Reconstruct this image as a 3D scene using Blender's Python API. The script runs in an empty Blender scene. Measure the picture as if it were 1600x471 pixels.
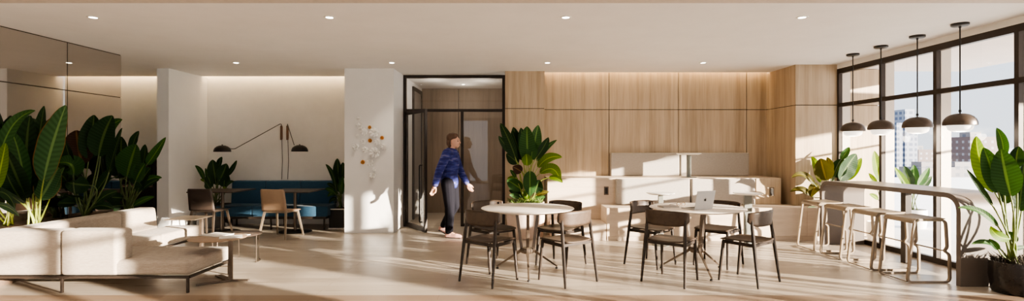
import bpy, bmesh, math, random
from mathutils import Vector, Matrix
random.seed(7)
PI = math.pi
S = bpy.context.scene
COL = S.collection
D = math.radians

# ------------------------------------------------------------------ helpers
class MB:
    """collects raw geometry, becomes ONE mesh object"""
    def __init__(s): s.v = []; s.f = []; s.uv = None
    def add(s, vs, fs):
        o = len(s.v); s.v += [tuple(p) for p in vs]; s.f += [tuple(i + o for i in f) for f in fs]; return s
    def box(s, x0, x1, y0, y1, z0, z1):
        return s.add([(x0,y0,z0),(x1,y0,z0),(x1,y1,z0),(x0,y1,z0),(x0,y0,z1),(x1,y0,z1),(x1,y1,z1),(x0,y1,z1)],
                     [(0,3,2,1),(4,5,6,7),(0,1,5,4),(1,2,6,5),(2,3,7,6),(3,0,4,7)])
    def sweep(s, pts, prof, closed=False, scales=None, up=None, cap=True):
        pts = [Vector(p) for p in pts]; n = len(pts); k = len(prof)
        tans = []
        for i in range(n):
            a = pts[(i-1) % n] if (closed or i > 0) else pts[i]
            b = pts[(i+1) % n] if (closed or i < n-1) else pts[i]
            tans.append((b - a).normalized())
        u = Vector(up) if up else None
        if u is None:
            u = Vector((0,0,1)) if abs(tans[0].z) < .9 else Vector((1,0,0))
        vs = []
        for i in range(n):
            t = tans[i]
            u2 = (u - t * u.dot(t))
            if u2.length < 1e-6: u2 = t.orthogonal()
            u2.normalize(); w = t.cross(u2)
            if not up: u = u2
            sc = scales[i] if scales else 1.0
            for a, b in prof: vs.append(pts[i] + w * (a*sc) + u2 * (b*sc))
        fs = []
        for i in range(n if closed else n-1):
            j = (i+1) % n
            for q in range(k):
                r = (q+1) % k
                fs.append((i*k+q, i*k+r, j*k+r, j*k+q))
        if cap and not closed:
            fs.append(tuple(range(k-1,-1,-1))); fs.append(tuple((n-1)*k+q for q in range(k)))
        return s.add(vs, fs)
    def tube(s, pts, r, n=8, closed=False, cap=True):
        if not isinstance(r, (list, tuple)): r = [r]*len(pts)
        prof = [(math.cos(2*PI*i/n), math.sin(2*PI*i/n)) for i in range(n)]
        return s.sweep(pts, prof, closed, r, cap=cap)
    def bar(s, pts, w, h, up=None, closed=False):
        return s.sweep(pts, [(-w/2,-h/2),(w/2,-h/2),(w/2,h/2),(-w/2,h/2)], closed, None, up)
    def lathe(s, prof, n=32, c=(0,0,0), close=True):
        vs = []; m = len(prof)
        for i in range(n):
            a = 2*PI*i/n
            for r, z in prof: vs.append((c[0]+r*math.cos(a), c[1]+r*math.sin(a), c[2]+z))
        fs = []
        for i in range(n):
            j = (i+1) % n
            for q in range(m-1): fs.append((i*m+q, j*m+q, j*m+q+1, i*m+q+1))
        if close:
            if prof[0][0] > 1e-6: fs.append(tuple(i*m for i in range(n-1,-1,-1)))
            if prof[-1][0] > 1e-6: fs.append(tuple(i*m+m-1 for i in range(n)))
        return s.add(vs, fs)
    def prism(s, poly, z0, z1):
        k = len(poly)
        vs = [(x,y,z0) for x,y in poly] + [(x,y,z1) for x,y in poly]
        fs = [tuple(range(k-1,-1,-1)), tuple(range(k,2*k))] + [(i,(i+1)%k,k+(i+1)%k,k+i) for i in range(k)]
        return s.add(vs, fs)
    def prism_x(s, poly, x0, x1):     # poly in (y,z)
        k = len(poly)
        vs = [(x0,y,z) for y,z in poly] + [(x1,y,z) for y,z in poly]
        fs = [tuple(range(k-1,-1,-1)), tuple(range(k,2*k))] + [(i,(i+1)%k,k+(i+1)%k,k+i) for i in range(k)]
        return s.add(vs, fs)
    def prism_y(s, poly, y0, y1):     # poly in (x,z)
        k = len(poly)
        vs = [(x,y0,z) for x,z in poly] + [(x,y1,z) for x,z in poly]
        fs = [tuple(range(k-1,-1,-1)), tuple(range(k,2*k))] + [(i,(i+1)%k,k+(i+1)%k,k+i) for i in range(k)]
        return s.add(vs, fs)
    def grid(s, fn, nu, nv):
        vs = [fn(i/nu, j/nv) for j in range(nv+1) for i in range(nu+1)]
        fs = [(j*(nu+1)+i, j*(nu+1)+i+1, (j+1)*(nu+1)+i+1, (j+1)*(nu+1)+i) for j in range(nv) for i in range(nu)]
        return s.add(vs, fs)
    def sphere(s, c, r, n=12, m=8, sc=(1,1,1)):
        prof = [(math.sin(PI*i/m), -math.cos(PI*i/m)) for i in range(m+1)]
        prof[0] = (0,-1); prof[-1] = (0,1)
        vs = []; fs = []
        vs.append((c[0],c[1],c[2]-r*sc[2])); 
        for i in range(1,m):
            for j in range(n):
                a = 2*PI*j/n
                vs.append((c[0]+r*sc[0]*prof[i][0]*math.cos(a), c[1]+r*sc[1]*prof[i][0]*math.sin(a), c[2]+r*sc[2]*prof[i][1]))
        vs.append((c[0],c[1],c[2]+r*sc[2])); L = len(vs)-1
        for j in range(n):
            k = (j+1)%n
            fs.append((0,1+k,1+j)); fs.append((L,1+(m-2)*n+j,1+(m-2)*n+k))
            for i in range(m-2): fs.append((1+i*n+j,1+i*n+k,1+(i+1)*n+k,1+(i+1)*n+j))
        return s.add(vs, fs)

def obj(name, mb, mat, parent=None, smooth=35, bevel=0, seg=2, solid=0, sub=0, uv=None, off=-1, fix=True):
    me = bpy.data.meshes.new(name)
    me.from_pydata(mb.v, [], mb.f)
    if uv:
        l = me.uv_layers.new(name='UVMap')
        for p in me.polygons:
            for li in p.loop_indices: l.data[li].uv = uv[me.loops[li].vertex_index]
    if fix:
        bm = bmesh.new(); bm.from_mesh(me); bmesh.ops.recalc_face_normals(bm, faces=bm.faces); bm.to_mesh(me); bm.free()
    if smooth:
        me.polygons.foreach_set('use_smooth', [True]*len(me.polygons))
        if smooth < 180 and not sub and not bevel: me.set_sharp_from_angle(angle=D(smooth))
    me.materials.append(mat)
    o = bpy.data.objects.new(name, me); COL.objects.link(o)
    if parent: o.parent = parent
    if solid:
        m = o.modifiers.new('solid', 'SOLIDIFY'); m.thickness = solid; m.offset = off
    if bevel:
        m = o.modifiers.new('bevel', 'BEVEL'); m.width = bevel; m.segments = seg; m.limit_method = 'ANGLE'; m.angle_limit = D(40)
        m.harden_normals = True
    if sub:
        m = o.modifiers.new('sub', 'SUBSURF'); m.levels = sub; m.render_levels = sub
    return o

def tag(o, label, cat, group=None):
    o['label'] = label; o['category'] = cat
    if group: o['group'] = group
    return o
def thing(name, label, cat, loc=(0,0,0), rz=0, group=None):
    o = bpy.data.objects.new(name, None); COL.objects.link(o); o.empty_display_size = .1
    o.location = loc; o.rotation_euler = (0,0,rz)
    return tag(o, label, cat, group)
def struct(name, mb, mat, **k):
    o = obj(name, mb, mat, **k); o['kind'] = 'structure'; return o
def dup(root, loc, rz, label):
    r = root.copy(); COL.objects.link(r); r.location = loc; r.rotation_euler = (0,0,rz); r['label'] = label
    for ch in list(root.children):
        c = ch.copy(); COL.objects.link(c); c.parent = r
        for g in list(ch.children):
            d = g.copy(); COL.objects.link(d); d.parent = c
    return r
def at(px, py, Y):        # measured point of the photograph -> world, at depth Y
    return Vector(((px-800)*Y/800, Y, 1.4-(py-235.5)*Y/800))
def rounded(pts, r, n=5, closed=False):
    pts = [Vector(p) for p in pts]; out = []; N = len(pts)
    for i in range(N):
        if not closed and i in (0, N-1): out.append(pts[i]); continue
        p = pts[i]; a = pts[(i-1)%N]; b = pts[(i+1)%N]
        d1 = (a-p); d2 = (b-p); rr = min(r, d1.length*.48, d2.length*.48)
        q1 = p + d1.normalized()*rr; q2 = p + d2.normalized()*rr
        for k in range(n+1):
            t = k/n; out.append(q1*(1-t)**2 + p*2*t*(1-t) + q2*t*t)
    return out

# ------------------------------------------------------------------ materials
def nodes(name):
    m = bpy.data.materials.new(name); m.use_nodes = True
    nt = m.node_tree; b = nt.nodes['Principled BSDF']
    return m, nt, b
def N(nt, t, **k):
    n = nt.nodes.new(t)
    for a, v in k.items(): setattr(n, a, v)
    return n
def ramp(nt, stops):
    r = N(nt, 'ShaderNodeValToRGB'); e = r.color_ramp.elements
    while len(e) < len(stops): e.new(.5)
    for i, (p, c) in enumerate(stops): e[i].position = p; e[i].color = (*c, 1)
    return r
def coords(nt, scale=(1,1,1), kind='Object'):
    tc = N(nt, 'ShaderNodeTexCoord'); mp = N(nt, 'ShaderNodeMapping'); mp.inputs['Scale'].default_value = scale
    nt.links.new(tc.outputs[kind], mp.inputs['Vector']); return mp.outputs['Vector']
def plain(name, c, rough=.5, metal=0, var=.06, sc=30, bump=0, coat=0, trans=0):
    m, nt, b = nodes(name)
    v = coords(nt)
    n = N(nt, 'ShaderNodeTexNoise'); n.inputs['Scale'].default_value = sc; n.inputs['Detail'].default_value = 4
    nt.links.new(v, n.inputs['Vector'])
    r = ramp(nt, [(.3, tuple(x*(1-var) for x in c)), (.7, tuple(min(1, x*(1+var)) for x in c))])
    nt.links.new(n.outputs['Fac'], r.inputs['Fac']); nt.links.new(r.outputs['Color'], b.inputs['Base Color'])
    b.inputs['Roughness'].default_value = rough; b.inputs['Metallic'].default_value = metal
    b.inputs['Coat Weight'].default_value = coat
    if bump:
        bp = N(nt, 'ShaderNodeBump'); bp.inputs['Strength'].default_value = bump; bp.inputs['Distance'].default_value = .004
        nt.links.new(n.outputs['Fac'], bp.inputs['Height']); nt.links.new(bp.outputs['Normal'], b.inputs['Normal'])
    return m
def wood(name, c1, c2, scale=(14,14,.7), rough=.45, c3=None, spec=.5):
    m, nt, b = nodes(name); v = coords(nt, scale)
    n = N(nt, 'ShaderNodeTexNoise'); n.inputs['Scale'].default_value = 1.0; n.inputs['Detail'].default_value = 6; n.inputs['Roughness'].default_value = .62
    n.inputs['Distortion'].default_value = .25
    nt.links.new(v, n.inputs['Vector'])
    v2 = coords(nt, tuple(x*7 for x in scale))
    n2 = N(nt, 'ShaderNodeTexNoise'); n2.inputs['Scale'].default_value = 1; n2.inputs['Detail'].default_value = 3
    nt.links.new(v2, n2.inputs['Vector'])
    mx = N(nt, 'ShaderNodeMath', operation='MULTIPLY_ADD'); mx.inputs[1].default_value = .3; 
    nt.links.new(n2.outputs['Fac'], mx.inputs[0]); 
    ml = N(nt, 'ShaderNodeMath', operation='MULTIPLY'); ml.inputs[1].default_value = .7; nt.links.new(n.outputs['Fac'], ml.inputs[0])
    nt.links.new(ml.outputs[0], mx.inputs[2])
    r = ramp(nt, [(.32, c2), (.5, c1), (.68, c3 or tuple(min(1,x*1.12) for x in c1))])
    nt.links.new(mx.outputs[0], r.inputs['Fac']); nt.links.new(r.outputs['Color'], b.inputs['Base Color'])
    b.inputs['Roughness'].default_value = rough; b.inputs['Specular IOR Level'].default_value = spec
    return m
def fabric(name, c, var=.12, sc=220, rough=.9, bump=.35, stretch=(1,1,1)):
    m, nt, b = nodes(name)
    v = coords(nt, stretch); n = N(nt, 'ShaderNodeTexNoise'); n.inputs['Scale'].default_value = sc; n.inputs['Detail'].default_value = 3
    nt.links.new(v, n.inputs['Vector'])
    n2 = N(nt, 'ShaderNodeTexNoise'); n2.inputs['Scale'].default_value = sc*.25
    v2 = coords(nt, (.4,.4,3)); nt.links.new(v2, n2.inputs['Vector'])
    a = N(nt, 'ShaderNodeMath', operation='ADD'); nt.links.new(n.outputs['Fac'], a.inputs[0]); nt.links.new(n2.outputs['Fac'], a.inputs[1])
    h = N(nt, 'ShaderNodeMath', operation='MULTIPLY'); h.inputs[1].default_value = .5; nt.links.new(a.outputs[0], h.inputs[0])
    r = ramp(nt, [(.35, tuple(x*(1-var) for x in c)), (.65, tuple(min(1, x*(1+var)) for x in c))])
    nt.links.new(h.outputs[0], r.inputs['Fac']); nt.links.new(r.outputs['Color'], b.inputs['Base Color'])
    b.inputs['Roughness'].default_value = rough; b.inputs['Sheen Weight'].default_value = .12 if max(c) > .05 else 0
    b.inputs['Specular IOR Level'].default_value = .2
    bp = N(nt, 'ShaderNodeBump'); bp.inputs['Strength'].default_value = bump; bp.inputs['Distance'].default_value = .002
    nt.links.new(h.outputs[0], bp.inputs['Height']); nt.links.new(bp.outputs['Normal'], b.inputs['Normal'])
    return m
def plaster(name, c, var=.05):
    m, nt, b = nodes(name); v = coords(nt)
    n = N(nt, 'ShaderNodeTexNoise'); n.inputs['Scale'].default_value = 2.2; n.inputs['Detail'].default_value = 9; n.inputs['Roughness'].default_value = .7
    nt.links.new(v, n.inputs['Vector'])
    r = ramp(nt, [(.3, tuple(x*(1-var) for x in c)), (.7, tuple(min(1,x*(1+var)) for x in c))])
    nt.links.new(n.outputs['Fac'], r.inputs['Fac']); nt.links.new(r.outputs['Color'], b.inputs['Base Color'])
    b.inputs['Roughness'].default_value = .75
    bp = N(nt, 'ShaderNodeBump'); bp.inputs['Strength'].default_value = .12; bp.inputs['Distance'].default_value = .01
    nt.links.new(n.outputs['Fac'], bp.inputs['Height']); nt.links.new(bp.outputs['Normal'], b.inputs['Normal'])
    return m
def emit(name, c, s):
    m, nt, b = nodes(name)
    b.inputs['Base Color'].default_value = (*c, 1); b.inputs['Emission Color'].default_value = (*c, 1); b.inputs['Emission Strength'].default_value = s
    return m
def glass(name, tint=(1,1,1), r0=.05, mx=.9, rough=0.0, dust=0.0):
    m, nt, b = nodes(name); nt.nodes.remove(b); out = nt.nodes['Material Output']
    g = N(nt, 'ShaderNodeNewGeometry'); d = N(nt, 'ShaderNodeVectorMath', operation='DOT_PRODUCT')
    nt.links.new(g.outputs['Incoming'], d.inputs[0]); nt.links.new(g.outputs['Normal'], d.inputs[1])
    a = N(nt, 'ShaderNodeMath', operation='ABSOLUTE'); nt.links.new(d.outputs['Value'], a.inputs[0])
    o1 = N(nt, 'ShaderNodeMath', operation='SUBTRACT'); o1.inputs[0].default_value = 1; nt.links.new(a.outputs[0], o1.inputs[1])
    p = N(nt, 'ShaderNodeMath', operation='POWER'); p.inputs[1].default_value = 5; nt.links.new(o1.outputs[0], p.inputs[0])
    f = N(nt, 'ShaderNodeMath', operation='MULTIPLY_ADD'); f.inputs[1].default_value = mx; f.inputs[2].default_value = r0; nt.links.new(p.outputs[0], f.inputs[0])
    t = N(nt, 'ShaderNodeBsdfTransparent'); t.inputs['Color'].default_value = (*tint, 1)
    gl = N(nt, 'ShaderNodeBsdfGlossy'); gl.inputs['Roughness'].default_value = rough
    mix = N(nt, 'ShaderNodeMixShader'); nt.links.new(f.outputs[0], mix.inputs[0]); nt.links.new(t.outputs[0], mix.inputs[1]); nt.links.new(gl.outputs[0], mix.inputs[2])
    last = mix
    if dust:
        df = N(nt, 'ShaderNodeBsdfDiffuse'); m2 = N(nt, 'ShaderNodeMixShader'); m2.inputs[0].default_value = dust
        nt.links.new(mix.outputs[0], m2.inputs[1]); nt.links.new(df.outputs[0], m2.inputs[2]); last = m2
    nt.links.new(last.outputs[0], out.inputs['Surface'])
    return m

M = {}
M['plaster'] = plaster('warm white plaster', (.74,.725,.70))
M['pier'] = plaster('white plaster', (.70,.70,.70), .03)
M['ceiling'] = plaster('ceiling plaster', (.85,.835,.82), .03)
M['oak'] = wood('pale oak veneer', (.42,.328,.228), (.29,.217,.142), (9,9,.35), .48, (.52,.418,.302))
M['oak_v'] = wood('dimmed oak veneer', (.25,.19,.14), (.19,.145,.105), (13,13,.55), .48, (.29,.225,.17))  # copy of the oak, darkened so the vestibule looks dimmer
M['oak_h'] = wood('pale oak bench', (.56,.465,.37), (.49,.40,.31), (1.2,12,12), .45, (.62,.525,.43))
M['walnut'] = wood('dark stained wood', (.026,.018,.0135), (.016,.011,.008), (16,16,3), .5, spec=.25)
M['walnut_seat'] = wood('dark stained plywood', (.060,.041,.029), (.036,.024,.017), (4,22,22), .46, spec=.3)
M['table_top'] = plain('cream lacquered top', (.82,.76,.68), .3, var=.03)
M['bronze'] = plain('brown bronze metal', (.155,.122,.096), .34, .7, .06)
M['tan_metal'] = plain('champagne metal', (.25,.20,.148), .4, .25, .05)
M['black'] = plain('black metal', (.018,.016,.015), .4, .3)
M['frame'] = plain('dark bronze frame', (.035,.026,.021), .42, .35)
M['joint'] = plain('shadow joint', (.035,.025,.018), .8)
M['linen'] = fabric('oatmeal linen', (.36,.312,.26), .2)
M['grey_fabric'] = fabric('grey wool', (.36,.33,.295), .12, 260)
M['blue'] = fabric('petrol blue wool', (.026,.072,.125), .18, 240)
M['tan_shell'] = plain('tan shell', (.29,.20,.135), .42, var=.03)
M['brown_shell'] = plain('brown shell', (.062,.046,.038), .42, var=.05)
M['taupe'] = plain('taupe laminate', (.115,.093,.078), .45, var=.03)
M['white'] = plain('matt white', (.80,.785,.75), .4, var=.02)
M['silver'] = plain('silver aluminium', (.62,.62,.63), .3, .6, .02)
M['paper'] = plain('printed paper', (.70,.68,.64), .6, var=.12, sc=9)
M['blackpot'] = plain('black glazed pot', (.018,.015,.013), .22, var=.2)
M['stonepot'] = plain('pale stone pot', (.60,.48,.40), .6, var=.06, sc=14)
M['soil'] = plain('potting soil', (.03,.022,.014), .95, var=.4, sc=60, bump=.8)
M['trough'] = plain('brown trough', (.12,.082,.058), .55, var=.06)
M['shade'] = plain('bronze brown shade', (.085,.065,.052), .34, .55)
M['lamp_glass'] = emit('frosted lamp glass', (1,.95,.87), .9)
M['led'] = emit('warm led strip', (1,.74,.42), 26)
M['down'] = emit('downlight lens', (1,.93,.82), 14)
M['gold'] = plain('gold ceramic', (.72,.40,.14), .3, .5)
M['porcelain'] = plain('white porcelain', (.93,.925,.91), .28, var=.01)
M['win'] = glass('window glass', (.97,.98,.98), .045, .85)
M['door_glass'] = glass('door glass', (.88,.87,.85), .07, .9)
M['moss'] = plain('moss', (.10,.16,.03), .9, var=.5, sc=50)

def mirror_mat():
    m, nt, b = nodes('bronze tinted mirror')
    b.inputs['Base Color'].default_value = (.56,.53,.50,1); b.inputs['Metallic'].default_value = 1; b.inputs['Roughness'].default_value = .02
    return m
M['mirror'] = mirror_mat()

def floor_mat():
    m, nt, b = nodes('light oak plank floor')
    v = coords(nt)
    br = N(nt, 'ShaderNodeTexBrick'); br.offset = .37; br.offset_frequency = 2
    br.inputs['Scale'].default_value = 1; br.inputs['Brick Width'].default_value = 1.9; br.inputs['Row Height'].default_value = .16
    br.inputs['Mortar Size'].default_value = .0018; br.inputs['Bias'].default_value = 0
    br.inputs['Color1'].default_value = (.40,.35,.29,1); br.inputs['Color2'].default_value = (.49,.435,.365,1); br.inputs['Mortar'].default_value = (.24,.18,.13,1)
    nt.links.new(v, br.inputs['Vector'])
    v2 = coords(nt, (.9,16,1)); n = N(nt, 'ShaderNodeTexNoise'); n.inputs['Scale'].default_value = 1.4; n.inputs['Detail'].default_value = 6
    nt.links.new(v2, n.inputs['Vector'])
    r = ramp(nt, [(.3, (.80,.78,.76)), (.7, (1.0,1.0,1.0))]); nt.links.new(n.outputs['Fac'], r.inputs['Fac'])
    mu = N(nt, 'ShaderNodeMix', data_type='RGBA', blend_type='MULTIPLY'); mu.inputs[0].default_value = 1
    nt.links.new(br.outputs['Color'], mu.inputs[6]); nt.links.new(r.outputs['Color'], mu.inputs[7])
    # front floor colour darkened to stand for the stretch without sun
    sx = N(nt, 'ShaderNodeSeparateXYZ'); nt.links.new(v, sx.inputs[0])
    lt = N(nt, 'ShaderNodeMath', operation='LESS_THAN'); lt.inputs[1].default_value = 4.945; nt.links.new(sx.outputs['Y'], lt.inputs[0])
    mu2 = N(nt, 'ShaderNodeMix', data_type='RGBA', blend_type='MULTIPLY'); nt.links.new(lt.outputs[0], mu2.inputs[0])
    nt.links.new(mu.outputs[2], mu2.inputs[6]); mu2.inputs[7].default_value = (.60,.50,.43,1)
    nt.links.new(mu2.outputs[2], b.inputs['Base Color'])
    b.inputs['Roughness'].default_value = .30; b.inputs['Specular IOR Level'].default_value = .5
    rr = ramp(nt, [(.3,(.26,)*3),(.7,(.40,)*3)]); nt.links.new(n.outputs['Fac'], rr.inputs['Fac']); nt.links.new(rr.outputs['Color'], b.inputs['Roughness'])
    return m
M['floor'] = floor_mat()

def leaf_mat(name, c, c2, edge=None, trans=.35):
    m, nt, b = nodes(name); out = nt.nodes['Material Output']
    uv = N(nt, 'ShaderNodeUVMap'); sp = N(nt, 'ShaderNodeSeparateXYZ'); nt.links.new(uv.outputs[0], sp.inputs[0])
    # u in 0..1 (0.5 midrib), v along
    s1 = N(nt, 'ShaderNodeMath', operation='SUBTRACT'); s1.inputs[1].default_value = .5; nt.links.new(sp.outputs['X'], s1.inputs[0])
    ab = N(nt, 'ShaderNodeMath', operation='ABSOLUTE'); nt.links.new(s1.outputs[0], ab.inputs[0])
    # side veins: sine of (v*40 - |u|*6)
    a1 = N(nt, 'ShaderNodeMath', operation='MULTIPLY_ADD'); a1.inputs[1].default_value = -14; nt.links.new(ab.outputs[0], a1.inputs[0])
    v1 = N(nt, 'ShaderNodeMath', operation='MULTIPLY'); v1.inputs[1].default_value = 95; nt.links.new(sp.outputs['Y'], v1.inputs[0]); nt.links.new(v1.outputs[0], a1.inputs[2])
    sn = N(nt, 'ShaderNodeMath', operation='SINE'); nt.links.new(a1.outputs[0], sn.inputs[0])
    r = ramp(nt, [(.0, c2), (1.0, c)])
    mr = N(nt, 'ShaderNodeMapRange'); mr.inputs['From Min'].default_value = -1; nt.links.new(sn.outputs[0], mr.inputs['Value']); nt.links.new(mr.outputs[0], r.inputs['Fac'])
    rib = ramp(nt, [(.0,(1,1,1)),(.035,(1,1,1)),(.06,(0,0,0))]); nt.links.new(ab.outputs[0], rib.inputs['Fac'])
    mx = N(nt, 'ShaderNodeMix', data_type='RGBA'); nt.links.new(rib.outputs['Color'], mx.inputs[0]); nt.links.new(r.outputs['Color'], mx.inputs[6])
    mx.inputs[7].default_value = (c[0]*2.3+.03,c[1]*1.9+.03,c[2]*1.6+.008,1)
    colr = mx.outputs[2]
    if edge:
        e = ramp(nt, [(.46,(0,0,0)),(.485,(1,1,1))]); nt.links.new(ab.outputs[0], e.inputs['Fac'])
        m3 = N(nt, 'ShaderNodeMix', data_type='RGBA'); nt.links.new(e.outputs['Color'], m3.inputs[0]); nt.links.new(colr, m3.inputs[6]); m3.inputs[7].default_value = (*edge,1)
        colr = m3.outputs[2]
    nt.links.new(colr, b.inputs['Base Color']); b.inputs['Roughness'].default_value = .55; b.inputs['Specular IOR Level'].default_value = .14
    bp = N(nt, 'ShaderNodeBump'); bp.inputs['Strength'].default_value = .10; bp.inputs['Distance'].default_value = .003
    nt.links.new(sn.outputs[0], bp.inputs['Height']); nt.links.new(bp.outputs['Normal'], b.inputs['Normal'])
    t = N(nt, 'ShaderNodeBsdfTranslucent'); g = N(nt, 'ShaderNodeMix', data_type='RGBA', blend_type='MULTIPLY'); g.inputs[0].default_value = 1
    nt.links.new(colr, g.inputs[6]); g.inputs[7].default_value = (2.0,1.9,.6,1); nt.links.new(g.outputs[2], t.inputs['Color'])
    ms = N(nt, 'ShaderNodeMixShader'); ms.inputs[0].default_value = trans
    nt.links.new(b.outputs[0], ms.inputs[1]); nt.links.new(t.outputs[0], ms.inputs[2]); nt.links.new(ms.outputs[0], out.inputs['Surface'])
    return m
M['leaf'] = leaf_mat('green leaf', (.032,.084,.024), (.023,.062,.017), trans=.2)
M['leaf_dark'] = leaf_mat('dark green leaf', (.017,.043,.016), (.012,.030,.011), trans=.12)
M['leaf_edge'] = leaf_mat('green leaf with brown edge', (.060,.135,.062), (.040,.098,.042), (.22,.10,.04), trans=.2)
M['leaf_bright'] = leaf_mat('fresh green leaf', (.10,.18,.016), (.08,.145,.012), trans=.4)
M['leaf_brown'] = leaf_mat('purple brown leaf', (.055,.032,.022), (.04,.022,.016), trans=.15)
M['leaf_olive'] = leaf_mat('olive leaf', (.07,.065,.014), (.055,.05,.010), trans=.25)
M['stalk_dark'] = plain('green leaf stalk', (.07,.105,.025), .5, var=.15)
M['stalk_mid'] = plain('fresh leaf stalk', (.13,.18,.035), .5, var=.15)
M['stalk'] = plain('leaf stalk', (.22,.27,.04), .45, var=.15)  # colour brightened to imitate sun on the stalks

# ------------------------------------------------------------------ camera
cam = bpy.data.cameras.new('camera'); co = bpy.data.objects.new('camera', cam); COL.objects.link(co)
co.location = (0,0,1.4); co.rotation_euler = (D(90),0,0); cam.sensor_fit = 'HORIZONTAL'; cam.sensor_width = 36; cam.lens = 18
cam.clip_start = .05; cam.clip_end = 4000; S.camera = co

# ------------------------------------------------------------------ room shell
CZ = 2.79
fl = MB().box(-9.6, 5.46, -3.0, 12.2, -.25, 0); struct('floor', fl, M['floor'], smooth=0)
WX = 5.25
ceil_poly = [(-9.6,-3),(5.3,-3),(5.3,9.4),(4.58,9.4),(4.58,9.10),(.57,9.10),(.57,12.2),(-2.4,12.2),(-2.4,9.59),(-9.6,9.59)]
struct('ceiling', MB().prism(ceil_poly, CZ, CZ+.12), M['ceiling'], smooth=0)
struct('trim_1', MB().box(.5,4.66,9.05,9.5,CZ+.16,CZ+.2), M['ceiling'], smooth=0)      # cove soffits
struct('trim_2', MB().box(-9.6,-2.4,9.5,9.95,CZ+.16,CZ+.2), M['ceiling'], smooth=0)
struct('wall_back', MB().box(-9.6,-2.85,9.74,9.9,0,CZ+.2), M['plaster'], smooth=0)
struct('wall_left', MB().box(-9.6,-9.4,-3,9.8,0,CZ), M['plaster'], smooth=0)
struct('wall_left_side', MB().box(-5.86,-5.70,-3,7.44,0,CZ), M['plaster'], smooth=0)
struct('pillar_left', MB().box(-6.0,-5.80,8.65,9.74,0,CZ), M['pier'], smooth=0)
struct('pillar_middle', MB().box(-2.83,-2.0,8.65,9.74,0,CZ), M['pier'], smooth=0)
# wall behind the camera: plaster piers, openings added to let in sky light
mb = MB().box(-9.6,5.4,-3.1,-3,2.68,CZ).box(-9.6,5.4,-3.1,-3,0,.1)
for i in range(8): mb.box(-9.6+i*2.14,-8.5+i*2.14,-3.1,-3,.1,2.68)
struct('wall_front', mb, M['plaster'], smooth=0)
# bronze mirror cladding on the left side wall
for i, (y0, y1) in enumerate([(6.545,7.44),(5.645,6.535),(4.745,5.635),(3.845,4.735),(2.0,3.835),(-2.9,1.99)]):
    w = struct('wall_left_mirror' + ('' if i == 0 else '.%03d' % i), MB().box(-5.70,-5.68,y0,y1,2.175,CZ-.012), M['mirror'], smooth=0)
    w2 = struct('wall_left_mirror.%03d' % (i+10), MB().box(-5.70,-5.68,y0,y1,.02,2.163), M['mirror'], smooth=0)
struct('trim_3', MB().box(-5.71,-5.69,-3,7.44,0,CZ), M['joint'], smooth=0)

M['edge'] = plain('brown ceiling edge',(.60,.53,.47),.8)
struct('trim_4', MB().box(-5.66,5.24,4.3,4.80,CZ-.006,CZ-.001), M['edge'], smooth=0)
# wood wall with panel joints, cove above
WY = 9.2
def wood_panels(name, x0, x1, y, joints, zj=2.135, axis='y', top=CZ, g=.006, mat='oak'):
    xs = [x0]+joints+[x1]; k = 0
    for i in range(len(xs)-1):
        for z0, z1 in ((0,zj-g),(zj+g,top)):
            a = xs[i]+(g if i else 0); b = xs[i+1]-(g if i < len(xs)-2 else 0)
            mb = MB().box(a,b,y,y+.03,z0,z1) if axis == 'y' else MB().box(y,y+.03,a,b,z0,z1)
            struct(name + ('' if k == 0 else '.%03d' % k), mb, M[mat], smooth=0); k += 1
wood_panels('wall_wood_panel', .57, 4.58, WY, [1.745,2.99,4.215], top=CZ+.16)
struct('wall_wood', MB().box(.4,4.9,WY+.02,WY+.2,0,CZ+.2), M['joint'], smooth=0)
# left bulkhead and right pillar, clad in the same veneer
wood_panels('pillar_wood_panel', -.12, .57, 8.95, [])
struct('pillar_wood', MB().box(-.11,.565,8.97,WY+.02,0,CZ), M['joint'], smooth=0)
wood_panels('pillar_wood_panel_side', 8.981, WY, .54, [], axis='x')
wood_panels('pillar_corner_panel', 4.58, 5.26, 8.27, [])
wood_panels('pillar_corner_panel_side', 8.301, WY, 4.58, [], axis='x')
struct('pillar_corner', MB().box(4.60,5.26,8.29,WY+.1,0,CZ), M['joint'], smooth=0)
# LED strips inside the two coves
for nm, b, lab in (('cove_light',(.6,4.56,9.105,9.125,CZ+.14,CZ+.155),'warm light strip hidden in the slot above the oak panel wall'),
              ('cove_light',(-9.3,-2.9,9.60,9.62,CZ+.14,CZ+.155),'warm light strip hidden in the slot above the pale lounge wall')):
    tag(obj(nm, MB().box(*b), M['led'], smooth=0), lab, 'light strip', 'warm cove lights')

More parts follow.
